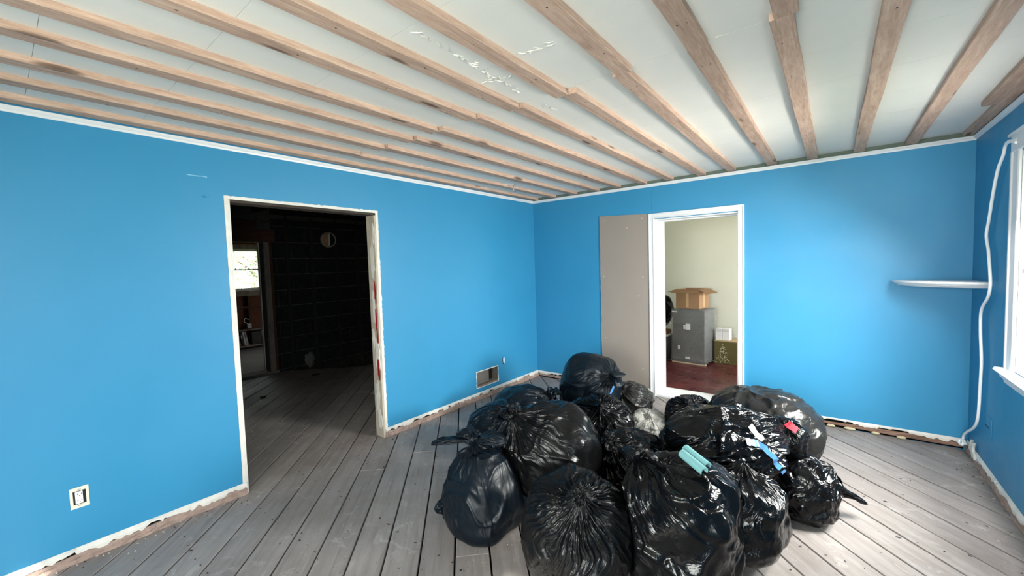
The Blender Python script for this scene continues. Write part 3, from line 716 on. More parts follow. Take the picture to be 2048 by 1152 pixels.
# corner shelf: quarter-round with stepped edge
t = tag(empty('corner_shelf', (W, 0, 1.28)), 'white quarter-round corner shelf with moulded edge on the blue walls', 'shelf')
def qshelf(rx, ry, z0, z1):
    n = 24; return [(-rx*math.cos(a*PI/2/n), -ry*math.sin(a*PI/2/n)) for a in range(n+1)]
layers = [(.415, .000), (.420, .006), (.432, .012), (.437, .020), (.449, .024), (.452, .030), (.452, .038), (.448, .042)]
mb = MB(); n = 24; rings = []
for r, z in layers:
    n0 = len(mb.v); mb.v += [(-.0006-r*math.cos(a*PI/2/n), -.0006-r*1.01*math.sin(a*PI/2/n), z) for a in range(n+1)]+[(-.0006, -.0006, z)]; rings.append(n0)
for a, b in zip(rings[:-1], rings[1:]):
    for k in range(n+2): mb.f.append((a+k, a+(k+1) % (n+2), b+(k+1) % (n+2), b+k)); mb.mi.append(0)
mb.f.append(tuple(rings[0]+k for k in range(n+2))[::-1]); mb.f.append(tuple(rings[-1]+k for k in range(n+2))); mb.mi += [0, 0]
mb.build('shelf_board', WHITE, t)

# white cable: window head to the floor corner
CP = [(-.974, 2.137), (-.90, 2.160), (-.82, 2.168), (-.775, 2.155), (-.745, 2.11), (-.677, 2.033), (-.592, 1.889), (-.524, 1.734), (-.479, 1.638), (-.534, 1.538), (-.58, 1.408), (-.601, 1.312), (-.557, 1.227), (-.419, 1.13), (-.411, .991), (-.440, .87), (-.458, .76), (-.444, .581), (-.417, .38), (-.327, .279), (-.16, .19), (-.065, .135), (-.045, .10), (-.06, .085)]
def catmull(P, n=6):
    out = []
    for i in range(len(P)-1):
        p0 = P[max(0, i-1)]; p1 = P[i]; p2 = P[i+1]; p3 = P[min(len(P)-1, i+2)]
        for k in range(n):
            t_ = k/n; out.append(tuple(.5*((2*b)+(c-a)*t_+(2*a-5*b+4*c-d)*t_*t_+(-a+3*b-3*c+d)*t_**3) for a, b, c, d in zip(p0, p1, p2, p3)))
    out.append(tuple(P[-1])); return out
cp3 = [(W-.030+(.006 if z > 2.1 else 0), y, z) for y, z in CP]
t = tag(empty('hanging_cable', (W-.03, -.5, .1)), 'thick white cable hanging from the window casing down the right wall', 'cable')
def ct(nm, mb, mat=CABLE): o = mb.build(nm, mat, smooth=True); o.parent = t; o.matrix_parent_inverse = Matrix.Translation(-Vector(t.location)); return o
ct('cord', MB().tube(catmull(cp3), .0085, 10))
ct('coiled_end', MB().tube(catmull([(W-.03, -.06, .085), (W-.045, -.03, .08), (W-.05, -.05, .055), (W-.04, -.085, .06), (W-.03, -.07, .09), (W-.03, -.11, .075)]), .0085, 8))
ct('wire_tie', MB().tube(catmull([(W-.03, -.80, 2.172), (W-.028, -.86, 2.176), (W-.028, -.93, 2.162), (W-.028, -.98, 2.156)]), .003, 6))
# cut stub of cable standing at the wall foot
t2 = tag(empty('cable_stub', (W-.018, -.23, .0)), 'pair of short frayed pale cable ends at the foot of the right corner', 'cable')
for k, (dy, h) in enumerate(((0, .155), (-.05, .15))):
    MB().tube(catmull([(0, dy, h), (-.004, dy+.005, h-.05), (0, dy-.02, .07), (.0, dy-.05, .04)]), [.011]*19, 8).build('cable_end', simple('frayed_grey%d' % k, G(190, 190, 184), .6, .1, 40, .3), t2, smooth=True)

# ------------------------------------------------------------------ next room: blocks, furring, header, door frame, joists
bx = wall_block
br = random.Random(17)
CW_, CH_ = .46, .247
def block(y0, y1, z0, z1):
    g = .005; d = br.uniform(.010, .016)
    MB().box(XN-.012, XN-.012+d, y0+g, y1-g, z0+g, z1-g).build('block', BLOCK, bx, fix=False)
for r in range(12):
    z0 = -.22+r*CH_; z1 = min(z0+CH_, 2.62)
    off = (r % 2)*CW_/2
    y = .2-off-CW_*0
    while y > -1.94:
        a = max(y-CW_, -1.935)
        if y-a > .04: block(a, y, z0, z1)
        y -= CW_
    y = -3.0
    if z0 > 2.25: block(-2.06, -1.945, z0, z1)
FURR = wood('dark_furring', G(30, 28, 27), G(42, 39, 37), G(52, 49, 46), 'Z', .9, False)
for y in (-1.72, -1.335, -.92, -.52):
    MB().box(XN+.006, XN+.030, y-.024, y+.024, -.1, 2.40).build('wall_furring', FURR, bx)
MB().box(XN-.01, XN+.03, -2.86, .2, 2.36, 2.42).build('top_plate', GREYTIM, bx)
MB().box(XN-.01, XN+.05, -2.98, -1.905, 2.0, 2.19).build('door_header', BROWN, bx)
MB().box(XN-.01, XN+.006, -2.86, -2.12, 2.191, 2.32).build('brown_infill', BROWN, bx)
MB().box(XN-.01, XN+.035, -2.13, -2.09, 2.191, 2.36).build('short_stud', GREYTIM, bx)
MB().box(XN-.01, XN+.028, -2.11, -1.92, 2.30, 2.33).build('cross_cleat', GREYTIM, bx)
dr = tag(MB().box(XN-.2, XN+.035, -2.85, -1.935, .0, .035).build('door_3', GREYWOOD), kind='structure')
MB().box(XN-.15, XN+.022, -2.049, -1.975, .036, 1.999).build('jamb_board', GREYWOOD, dr)
MB().box(XN+.0, XN+.030, -1.974, -1.940, .036, 1.999).build('outer_jamb', BROWN, dr)
MB().box(XN-.19, XN-.151, -2.062, -2.02, .036, 1.999).build('door_stop', RAWWHITE, dr)
for k in range(-8, 8):
    y = -2.16-.38*k
    if YF < y < .15: tag(MB().box(XN+.001, -WT-.002, y-.02, y+.02, 2.43, 2.619).build('trim_7' if k == -8 else 'trim_%d' % (15+k), DARKWOOD), kind='structure')
# round flue collar with a wood stopper
t = tag(empty('flue_collar', (XN+.005, -1.045, 2.065)), 'round metal flue collar with wooden stopper in the dark block wall', 'flue')
ring = MB(); R_ = .125
for i in range(28):
    pass
ring.v = []; nn = 28
for x, r in ((0, R_), (.045, R_), (.045, R_-.006), (.002, R_-.006)):
    ring.v += [(x, r*math.cos(2*PI*a/nn), r*math.sin(2*PI*a/nn)) for a in range(nn)]
for k in range(4):
    for a in range(nn): ring.f.append((k*nn+a, k*nn+(a+1) % nn, ((k+1) % 4)*nn+(a+1) % nn, ((k+1) % 4)*nn+a)); ring.mi.append(0)
ring.build('metal_collar', simple('collar_metal', G(196, 194, 180), .45, .2, 14, .1, .5, .003, .2), t)
half = [(.110*math.cos(PI/2+PI*a/14), .110*math.sin(PI/2+PI*a/14)) for a in range(15)]
MB().prism(half, 'x', .006, .026).build('wood_stopper', simple('stopper_wood', G(176, 134, 108), .7, .12, 14, .2), t)
MB().box(.012, .043, -.004, .022, -.105, .105).build('centre_slat', simple('pale_slat', G(214, 204, 180), .7, .06, 14, .1), t)
MB().prism([(.110*math.cos(-PI/2+PI*a/14)+.022, .110*math.sin(-PI/2+PI*a/14)) for a in range(15) if math.cos(-PI/2+PI*a/14) < .78], 'x', .004, .012).build('dark_back', BLACKPL, t)
# pale crumpled scrap at the wall foot + small debris
def crumple(name, loc, s, seed, mat, lab, cat):
    import bmesh
    bm = bmesh.new(); bmesh.ops.create_icosphere(bm, subdivisions=3, radius=1); rs = random.Random(seed)
    for v in bm.verts: v.co = Vector([v.co[i]*s[i]*(1+rs.gauss(0, .16)) for i in range(3)])
    m_ = bpy.data.meshes.new(name); bm.to_mesh(m_); bm.free()
    return tag(link(name, m_, mat, None, loc), lab, cat)
crumple('torn_scrap', (XN+.11, -1.50, .125), (.05, .07, .12), 3, simple('scrap_grey', G(96, 96, 93), .8, .2, 12, .3), 'pale torn scrap standing at the foot of the dark block wall', 'scrap')
crumple('wood_chip', (-2.80, -1.72, .014), (.035, .06, .012), 4, DARKWOOD, 'dark wood chip on the planks before the block wall', 'debris')
crumple('wood_chip', (-2.3, -2.62, .012), (.03, .035, .010), 5, DARKWOOD, 'dark splinter lying on the planks nearest the far doorway', 'debris')

# far room wall framing, sill, shelf and books
MB().box(-6.36, -6.27, -2.14, -.98, 1.075, 1.19).build('window_apron', GREYWOOD, wall_far)
MB().box(-6.36, -6.29, -2.14, -.98, 2.045, 2.14).build('window_head', GREYWOOD, wall_far)
MB().box(-6.36, -6.29, -1.04, -.97, 1.19, 2.045).build('window_stud', GREYWOOD, wall_far)
for y in (-1.34, -.94, -1.75, -2.16): MB().box(-6.355, -6.27, y-.022, y+.022, .04, 1.074).build('wall_stud', BROWN, wall_far)
for a, b in ((-2.138, -1.773), (-1.727, -1.363), (-1.317, -.963)): MB().box(-6.355, -6.275, a, b, .825, .865).build('nogging', BROWN, wall_far)
sh = tag(empty('book_shelf', (-6.2, -1.55, 0)), 'low two-board wall shelf of books seen through the far doorway', 'shelf')
MB().box(-.06, .10, -.55, .60, .385, .405).build('top_board', GREYWOOD, sh); MB().box(-.06, .10, -.55, .60, .055, .085).build('bottom_board', GREYWOOD, sh)
for y in (-.545, .585): MB().box(-.055, .095, y, y+.012, .001, .384).build('side_board', GREYWOOD, sh)
BK = [(-1.60, 'tan', .035, .27, .12, 'tan book leaning at the left of the low shelf'), (-1.545, 'dark', .03, .25, .14, 'dark book leaning behind the tan one'),
      (-1.50, 'silver', .035, .275, .16, 'silver-blue book leaning left on the low shelf'), (-1.462, 'pale', .03, .28, .15, 'pale book leaning against the silver-blue one'),
      (-1.30, 'dark', .17, .26, 0, 'wide dark box between the books on the low shelf'), (-1.165, 'pale', .028, .27, .10, 'pale thin book right of the dark box'),
      (-1.13, 'tan', .03, .26, .08, 'tan book between the pale one and the blue ones'), (-1.085, 'blue', .038, .27, 0, 'bright blue book near the right end of the shelf'),
      (-1.045, 'navy', .032, .27, 0, 'navy book second from the right on the shelf'), (-1.008, 'blue', .03, .25, 0, 'blue shorter book ending the row at the right')]
for y, cname, th, h, lean, lab in BK:
    t = tag(empty('book' if th < .1 else 'dark_carton', (-6.18, y, .0860+th/2*math.sin(lean))), lab, 'book' if th < .1 else 'box', 'books on the low far shelf' if th < .1 else None); t.rotation_euler = (lean, 0, 0)
    if th < .1:
        MB().box(-.060, .062, -th/2, th/2, .0005, h, ch=.003).build('cover', BOOKS[cname], t)
        MB().box(.0622, .0626, -th*.3, th*.3, h*.6, h*.85).build('spine_band', BOOKS['pale' if cname != 'pale' else 'tan'], t)
    else:
        MB().box(-.06, .06, -th/2, th/2, .0005, h, ch=.006).build('carton', BOOKS['dark'], t)
t = tag(empty('junction_box', (-6.285, -1.37, .46)), 'small metal junction box with wires above the low shelf', 'box')
MB().box(0, .05, -.04, .035, -.05, .05).build('metal_box', METAL, t); MB().tube(catmull([(.03, -.02, .05), (.05, -.09, .09), (.03, -.07, .16), (.0, .02, .12)]), .006, 6).build('wire', CABLE, t)

# ------------------------------------------------------------------ back room contents
def local(root, nm, mb, mat, smooth=False): return mb.build(nm, mat, root, smooth=smooth)
# shrink-wrapped appliance on a thin pallet board
t = tag(empty('wrapped_appliance', (1.555, 1.92, 0), math.radians(-6)), 'grey appliance in shrink wrap on the dark red floor beyond the doorway', 'appliance')
PAL = simple('pallet_pale', G(206, 190, 170), .8, .1, 20, .2)
for y in (-.20, .20): local(t, 'pallet_board', MB().box(-.245, .245, y-.02, y+.02, .001, .020), PAL)
local(t, 'foam_base', MB().box(-.235, .235, -.215, .215, .021, .055), BLACKPL)
local(t, 'cabinet', MB().box(-.232, .232, -.212, .212, .056, .800, ch=.008), simple('appliance_grey', G(84, 87, 93), .35, .05, 6, 0, .5, .001, .4))
local(t, 'door_panel', MB().box(-.228, .228, -.2185, -.2125, .075, .600), simple('panel_dark', G(44, 46, 50), .3, .05, 5, 0, .5, .001, .4))
# wrap: crinkled skin
wm = MB(); wr = random.Random(2); nz = 46; per = []
for i in range(20): per.append((-.245+.49*i/20, -.228))
for i in range(18): per.append((.245, -.228+.456*i/18))
for i in range(20): per.append((.245-.49*i/20, .228))
for i in range(18): per.append((-.245, .228-.456*i/18))
for j in range(nz+1):
    z = .03+.782*j/nz
    for (x, y) in per:
        k = 1+wr.gauss(0, .008 if j < 30 else .016)+(.02 if j < 4 else 0); wm.v.append((x*k, y*k, z+wr.gauss(0, .004)))
m_ = len(per)
for j in range(nz):
    for i in range(m_): wm.f.append((j*m_+i, j*m_+(i+1) % m_, (j+1)*m_+(i+1) % m_, (j+1)*m_+i)); wm.mi.append(0)
wm.f.append(tuple(nz*m_+i for i in range(m_))); wm.mi.append(0)
local(t, 'shrink_wrap', wm, WRAP, True)
lb = simple('paper_label', G(214, 216, 220), .6, .05, 20, 0)
local(t, 'paper_label', MB().box(-.055, -.025, -.2535, -.2525, .52, .585), lb); local(t, 'paper_label', MB().box(-.020, .045, -.2535, -.2525, .515, .605), lb)
local(t, 'paper_label', MB().box(-.225, -.145, -.2535, -.2525, .765, .785), lb); local(t, 'paper_label', MB().box(-.030, .035, -.2535, -.2525, .085, .115), lb); local(t, 'paper_label', MB().box(-.14, -.105, -.2535, -.2525, .21, .27), lb)
# open cardboard box on top
t = tag(empty('cardboard_box', (1.535, 1.93, .8175), math.radians(-10)), 'open brown cardboard box with spread flaps on the wrapped appliance', 'box')
hx, hy, hz, th = .175, .165, .285, .005
local(t, 'box_body', MB().box(-hx, hx, -hy, -hy+th, 0, hz).box(-hx, hx, hy-th, hy, 0, hz).box(-hx, -hx+th, -hy+th, hy-th, 0, hz).box(hx-th, hx, -hy+th, hy-th, 0, hz).box(-hx+th, hx-th, -hy+th, hy-th, 0, th), CARD)
def flap(p, q, out, L, name='flap', sh=.0):
    p, q, out = Vector(p), Vector(q), Vector(out).normalized(); nrm = (q-p).normalized().cross(out)*.004
    a = [p, q, q+out*L+(q-p).normalized()*sh, p+out*L-(q-p).normalized()*sh]; b = [v+nrm for v in a]
    m = MB(); m.v = [tuple(v) for v in a+b]; m.f = [(0, 1, 2, 3), (7, 6, 5, 4)]+[(i, (i+1) % 4, 4+(i+1) % 4, 4+i) for i in range(4)]; m.mi = [0]*6
    return local(t, name, m, CARDIN)
flap((-hx, -hy, hz), (hx, -hy, hz), (0, -1, -.30), .15, sh=.01); flap((hx, hy, hz), (-hx, hy, hz), (0, 1, -.05), .15)
flap((hx, -hy, hz), (hx, hy, hz), (1, 0, -.45), .14, sh=.01); flap((-hx, hy, hz), (-hx, -hy, hz), (-1, 0, -.35), .14)
TAPE = simple('tan_tape', G(206, 176, 136), .35, .04, 20, 0)
local(t, 'tape', MB().box(-.02, .02, -hy-.0006, -hy-.0001, .02, hz-.01), TAPE); local(t, 'tape', MB().box(hx+.0001, hx+.0006, -.02, .02, .02, hz-.01), TAPE)
# olive carton with a printed tree
t = tag(empty('tree_carton', (2.445, 2.07, 0), math.radians(-3)), 'olive carton printed with a decorated tree on the dark red floor', 'box')
local(t, 'carton', MB().box(-.60, .60, -.16, .16, .001, .345, ch=.003), OLIVE)
local(t, 'top_edge', MB().box(-.60, .60, -.1605, .1605, .335, .3475), simple('carton_edge', G(170, 150, 116), .7, .05, 10, 0))
tm = MB(); tr = random.Random(6)
for i in range(420):
    h = tr.random()**1.3; wd = .105*(1-h)+.004; x = tr.uniform(-1, 1)*wd; z = .02+.275*h; r = tr.uniform(.004, .009); a0 = tr.random()*3
    tm.face([(-.485+x+r*math.cos(a0+a*2*PI/3), -.1614-.00002*(i % 9), z+r*math.sin(a0+a*2*PI/3)) for a in range(3)], tr.choice((0, 0, 1, 2)))
tm.build('printed_tree', [simple('print_green', G(60, 66, 40), .6, .1, 20, 0), simple('print_cream', G(226, 222, 190), .6, .1, 20, 0), simple('print_gold', G(150, 130, 80), .6, .1, 20, 0)], t, fix=False)
local(t, 'round_seal', MB().prism([(-.245+.020*math.cos(a*PI/8), .115+.016*math.sin(a*PI/8)) for a in range(16)], 'y', -.1620, -.1606), simple('seal_gold', G(206, 196, 110), .5, .1, 20, 0))
# white boxes on the carton
for i, (x, w_, lab) in enumerate(((1.895, .085, 'small white box at the left on top of the olive carton'), (1.99, .09, 'bright white box at the right on top of the olive carton'))):
    t = tag(empty('white_box', (x, 2.03, .3485), math.radians(-5)), lab, 'box')
    local(t, 'carton', MB().box(-w_/2, w_/2, -.06, .06, 0, .165, ch=.002), WHITEPL); local(t, 'lid_flap', MB().box(-w_/2+.003, w_/2-.003, -.0615, -.0602, .12, .164), WHITE)
# grey tote with lid at left, tan package and black bag on it handled below with the bags
t = tag(empty('storage_tote', (1.02, 1.98, 0)), 'grey lidded storage tote at the left edge beyond the doorway', 'tote')
mb = MB(); mb.v = [(sx*(.19-.02*(z == 0)), sy*(.22-.02*(z == 0)), z and .37) for z in (0, 1) for sx, sy in ((-1, -1), (1, -1), (1, 1), (-1, 1))]; mb.f = [(3, 2, 1, 0), (4, 5, 6, 7)]+[(i, (i+1) % 4, 4+(i+1) % 4, 4+i) for i in range(4)]; mb.mi = [0]*6
mb.v = [(a, b, max(c, .001)) for a, b, c in mb.v]
local(t, 'tub', mb, GREYBIN); local(t, 'lid', MB().box(-.205, .205, -.235, .235, .371, .395, ch=.004), WHITEPL)
t = tag(empty('tan_package', (1.06, 1.93, .396)), 'flat tan package lying on the grey tote lid', 'package'); local(t, 'wrapper', MB().box(-.13, .13, -.12, .12, 0, .055, ch=.008), CARD); local(t, 'strap', MB().box(-.01, .01, -.1206, -.1201, 0.004, .05), REDPAT)
# trees outside the far window
def tree(loc, h, seed, lab, g1):
    rs = random.Random(seed); t = tag(empty('garden_tree', loc), lab, 'tree', 'trees outside the far window')
    MB().tube([(0, 0, 0), (.05, .02, h*.3), (-.03, .05, h*.6), (.04, 0, h*.85)], [.16, .13, .09, .04], 8).build('trunk', GREYWOOD, t, smooth=True)
    for i in range(5):
        a = rs.random()*6.28; MB().tube([(0, .03, h*(.35+.1*i)), (math.cos(a)*.7, math.sin(a)*.7, h*(.45+.1*i)), (math.cos(a)*1.2, math.sin(a)*1.2, h*(.5+.1*i))], [.06, .04, .02], 6).build('branch', GREYWOOD, t)
    m = MB()
    for i in range(5200):
        a = rs.random()*6.28; z = h*(.12+.9*rs.random()); R_ = 1.75*math.sin(min(1, max(.08, (z/h)))*2.6+.25)+.3; rr = R_*math.sqrt(rs.random()); q = rs.uniform(.04, .09)
        c = Vector((rr*math.cos(a), rr*math.sin(a), z)); u = Vector((rs.gauss(0, 1), rs.gauss(0, 1), rs.gauss(0, 1))).normalized(); v = u.orthogonal().normalized()
        m.face([tuple(c+u*q), tuple(c+v*q*.5), tuple(c-u*q), tuple(c-v*q*.5)])
    tag(m.build('foliage', g1, t, fix=False), kind='stuff')
LEAF = simple('leaf_green', G(160, 180, 150), .6, .35, 1.5, 0); LEAF2 = simple('leaf_pale', G(176, 194, 168), .6, .3, 1.5, 0)
tree((-13.5, 1.4, -.5), 4.4, 1, 'pale green leafy tree outside the far window', LEAF2); tree((-16.5, -3.4, -.5), 5.0, 2, 'leafy garden tree outside the left of the far window', LEAF); tree((-19.5, 3.6, -.5), 5.2, 3, 'tall leafy tree behind the nearest garden tree', LEAF)
# ------------------------------------------------------------------ rubbish bags
rng = np.random.RandomState(42); LAT = rng.rand(64, 64, 64).astype(np.float32)
def vnoise(p):
    i = np.floor(p).astype(int); f = p-i; f = f*f*f*(f*(f*6-15)+10); i &= 63; j = (i+1) & 63
    x0, y0, z0 = i.T; x1, y1, z1 = j.T; fx, fy, fz = f.T
    c = lambda a, b, d: LAT[a, b, d]
    a = c(x0, y0, z0)*(1-fx)+c(x1, y0, z0)*fx; b = c(x0, y1, z0)*(1-fx)+c(x1, y1, z0)*fx
    d = c(x0, y0, z1)*(1-fx)+c(x1, y0, z1)*fx; e = c(x0, y1, z1)*(1-fx)+c(x1, y1, z1)*fx
    return (a*(1-fy)+b*fy)*(1-fz)+(d*(1-fy)+e*fy)*fz
def ridge(n, w=3.2): return 1-np.minimum(1, np.abs(2*n-1)*w)
def grid_mesh(name, P, closed_u=True, pole0=True, pole1=True):
    """P: (rows, cols, 3)"""
    nr, nc = P.shape[:2]; co = P.reshape(-1, 3); fs = []
    r = np.arange(nr-1)[:, None]*nc; c = np.arange(nc)[None, :]; c2 = (c+1) % nc
    q = np.stack([r+c, r+c2, r+nc+c2, r+nc+c], -1).reshape(-1, 4)
    me = bpy.data.meshes.new(name); nv = len(co)
    me.vertices.add(nv); me.vertices.foreach_set('co', co.astype(np.float32).ravel())
    caps = [np.arange(nc)[::-1], np.arange(nc)+(nr-1)*nc]
    loops = np.concatenate([q.ravel(), *caps]); me.loops.add(len(loops)); me.loops.foreach_set('vertex_index', loops.astype(np.int32))
    npoly = len(q)+2; me.polygons.add(npoly); st = np.concatenate([np.arange(len(q))*4, [len(q)*4, len(q)*4+nc]]); me.polygons.foreach_set('loop_start', st.astype(np.int32))
    me.polygons.foreach_set('use_smooth', np.ones(npoly, bool)); me.update(calc_edges=True); me.validate(); return me
BAGS = []
def push_out(P, own, lim=1.10):
    sh = P.shape; Q = P.reshape(-1, 3).copy()
    for O in BAGS:
        if O is own: continue
        f = implicit(O, Q); m = f < lim
        if m.any(): Q[m] = O['c']+(Q[m]-O['c'])*(lim/np.maximum(f[m], .3))[:, None]
    return Q.reshape(sh)
def lobe(name, p0, d, L, w0, w1, seed, mat, parent, bend=(0, 0, -.3), flat=.45, origin=(0, 0, 0), own=None):
    """crumpled gathered tail of plastic: tapered, folded tube"""
    p0 = np.array(p0); d = np.array(d, float); d /= np.linalg.norm(d); bend = np.array(bend, float); up_ = np.array((0, 0, 1.)) if abs(d[2]) < .8 else np.array((1., 0, 0))
    sd_ = np.cross(d, up_); sd_ /= np.linalg.norm(sd_); n_ = np.cross(sd_, d)
    nr, nc = 36, 56; t = np.linspace(0, 1, nr)[:, None]; a = np.linspace(0, 2*PI, nc, endpoint=False)[None, :]
    prof_ = (w0+(w1-w0)*np.sin(t*PI*.62)**1.2)*np.sqrt(np.clip(1-((t-.72)/.30).clip(0, 1)**2, .02, 1))
    q = np.stack([np.cos(a)*2.2+0*t, np.sin(a)*2.2+0*t, t*2.5+seed*3.7+0*a], -1).reshape(-1, 3)
    rad = prof_*(1+.38*(ridge(vnoise(q), 2.2).reshape(nr, nc)-.45)+.30*(vnoise(q*2.3+11).reshape(nr, nc)-.5))
    c = p0+d*L*t[..., None]+bend*L*(t[..., None]**2)
    P = c+sd_*(rad*np.cos(a))[..., None]+n_*(rad*np.sin(a)*flat)[..., None]
    P = P.reshape(nr, nc, 3) if P.ndim == 3 else P
    P[..., 2] = np.maximum(P[..., 2], .006); P = push_out(P, own)
    P = P-np.array(origin)
    me = grid_mesh(name, P); 
    att(me, np.stack([np.cos(a)*2+0*t, np.sin(a)*2+0*t, t+0*a], -1).reshape(-1, 3), np.full(nr*nc, .7))
    return link(name, me, mat, parent)
def att(me, pl, fade):
    A = me.attributes.new('pleat', 'FLOAT_VECTOR', 'POINT'); A.data.foreach_set('vector', pl.astype(np.float32).ravel())
    B = me.attributes.new('fade', 'FLOAT', 'POINT'); B.data.foreach_set('value', fade.astype(np.float32))
def bag(name, label, c, r, k, mat, seed, yaw=0, F=5.5, A=.020, th0=1.0, crump=.010, folds=.012, p=2.4, rows=130, cols=260, knot=.035, lobes=(), group='black bags in the rubbish heap', cat='bag', foldax=(2.2, 2.2, 9), knotmat=None, cone=.10, lean=(0, 0), pear=0):
    BAGS.append(dict(name=name, label=label, c=np.array(c, float), r=np.array(r, float), k=np.array(k, float)/np.linalg.norm(k), mat=mat, seed=seed, yaw=math.radians(yaw), F=F, A=A, th0=th0, crump=crump,
                     folds=folds, p=p, rows=rows, cols=cols, knot=knot, lobes=lobes, group=group, cat=cat, foldax=foldax, knotmat=knotmat or mat, cone=cone, lean=lean, pear=pear))
def implicit(B, P):
    d = P-B['c']; cy, sy = math.cos(B['yaw']), math.sin(B['yaw'])
    x = d[:, 0]*cy+d[:, 1]*sy; y = -d[:, 0]*sy+d[:, 1]*cy
    q = (np.abs(x/B['r'][0])**B['p']+np.abs(y/B['r'][1])**B['p']+np.abs(d[:, 2]/B['r'][2])**B['p'])
    return q**(1/B['p'])
def build_bags():
    for B in BAGS:
        nr, nc = B['rows'], B['cols']; k = B['k']; e1 = np.cross(k, (0, 0, 1.)) if abs(k[2]) < .95 else np.cross(k, (0, 1., 0)); e1 /= np.linalg.norm(e1); e2 = np.cross(k, e1)
        u = np.linspace(0, 1, nr); th = (u**1.25*(PI-.012)+.006)[:, None]; ph = np.linspace(0, 2*PI, nc, endpoint=False)[None, :]
        D = np.cos(th)[..., None]*k+np.sin(th)[..., None]*(np.cos(ph)[..., None]*e1+np.sin(ph)[..., None]*e2); D = D.reshape(-1, 3)
        T = np.repeat(th, nc, 1).ravel(); PHI = np.repeat(ph, nr, 0).ravel()
        base = 1/implicit(B, B['c']+D)
        s = B['seed']*7.31
        # large sag shape
        low = vnoise(D*1.7+s)-.5; low2 = vnoise(D*3.4+s+9)-.5
        R = base*(1+.13*low+.07*low2)
        # pleats running out from the neck; broken up by warping
        warp = (vnoise(D*2.3+s+3)-.5)*.9+(vnoise(D*6+s+5)-.5)*.22
        F = B['F']; pa = PHI+warp*.5*np.minimum(1, T)
        q1 = np.stack([np.cos(pa)*F, np.sin(pa)*F, T*1.1+s], -1); q2 = q1*2.1+np.array([5, 9, T.mean()])
        fade = np.minimum(1, np.sin(np.minimum(T, PI/2))/.30)*np.exp(-(T/B['th0'])**2)
        pl = B['A']*fade*((ridge(vnoise(q1), 2.6)-.40)+.5*(ridge(vnoise(q2), 2.4)-.40))
        # stretched film: long creases running with the pull from the neck, soft billows between sharp valleys
        X = D*base[:, None]
        wv = np.stack([vnoise(X*4+s), vnoise(X*4+s+20), vnoise(X*4+s+40)], -1)-.5
        g1 = np.stack([np.cos(pa)*F*.8, np.sin(pa)*F*.8, T*1.6+s+50], -1)+wv*1.2
        g2 = np.stack([np.cos(pa)*F*2.0, np.sin(pa)*F*2.0, T*2.2+s+70], -1)+wv*2.0
        bil = lambda n: np.minimum(1, np.abs(2*n-1)*3.0)**.7      # sharp valleys
        mask = np.clip((vnoise(D*2.6+s+80)-.35)*3, .15, 1)
        cr = B['crump']*mask*(1.5*(bil(vnoise(g1))-.6)+.5*(ridge(vnoise(g2), 3)-.35)+.5*(bil(vnoise(X*5+wv*2.4+s))-.6))
        fx = np.array(B['foldax']); fo = B['folds']*(ridge(vnoise(X*fx+wv*2.6+s+31), 2.2)**1.3-.3)
        away = 1-.45*np.exp(-(T/.8)**2)
        R = R+pl+(cr+fo)*away
        # neck: slight cone rising to the tie
        R = R+B['cone']*np.linalg.norm(B['r'])*.5*np.exp(-(T/.17)**2)-.012*np.exp(-((T-.33)/.14)**2)
        P = B['c']+D*R[:, None]
        if B['pear']:
            q = (P[:, 2:3]-B['c'][2])/B['r'][2]; P[:, :2] = B['c'][:2]+(P[:, :2]-B['c'][:2])*(1-B['pear']*q)
        # settle: squash onto the floor with a soft bulge
        z = P[:, 2]; lowm = z < .05
        z2 = np.where(z < .05, .05-(.05-z)*.9, z); P[:, 2] = np.maximum(.005+.006*vnoise(P*np.array([14, 14, 1])+s), z2)
        h = np.clip((P[:, 2]-.0)/.10, 0, 1); 
        # contact with neighbours: shared surface halfway between the two bodies
        for O in BAGS:
            if O is B: continue
            if np.linalg.norm((O['c']-B['c'])) > 1.35*(O['r'].max()+B['r'].max()): continue
            fi = implicit(B, P); fj = implicit(O, P); m = (fj < fi) & (fj < 1.25)
            if not m.any(): continue
            idx = np.where(m)[0]; lo = np.zeros(len(idx)); hi = np.ones(len(idx)); P0 = P[idx]; V = P0-B['c']
            for _ in range(14):
                mid = (lo+hi)/2; Q = B['c']+V*mid[:, None]; bad = implicit(O, Q) < implicit(B, Q)+.02; hi = np.where(bad, mid, hi); lo = np.where(bad, lo, mid)
            t = lo; Q = B['c']+V*t[:, None]
            # only pull in as far as the neighbour actually bulges
            wgt = np.clip((1.25-implicit(O, P0))/.12, 0, 1)
            P[idx] = P0*(1-wgt[:, None])+Q*wgt[:, None]
        B['P'] = P
        org = np.array([B['c'][0], B['c'][1], 0.0]) if B['c'][2]-B['r'][2] < .12 else np.array([B['c'][0], B['c'][1], float(P[:, 2].min())])
        root = tag(empty(B['name'], tuple(org)), B['label'], B['cat'], B['group'])
        me = grid_mesh('bag_body', (P-org).reshape(nr, nc, 3))
        att(me, np.stack([np.cos(pa)*F*.55, np.sin(pa)*F*.55, T*.8], -1), np.clip(np.minimum(1, np.sin(np.minimum(T, PI/2))/.15)*np.exp(-(T/(B['th0']*1.35))**2)+.06, 0, 1))
        link('bag_body', me, B['mat'], root)
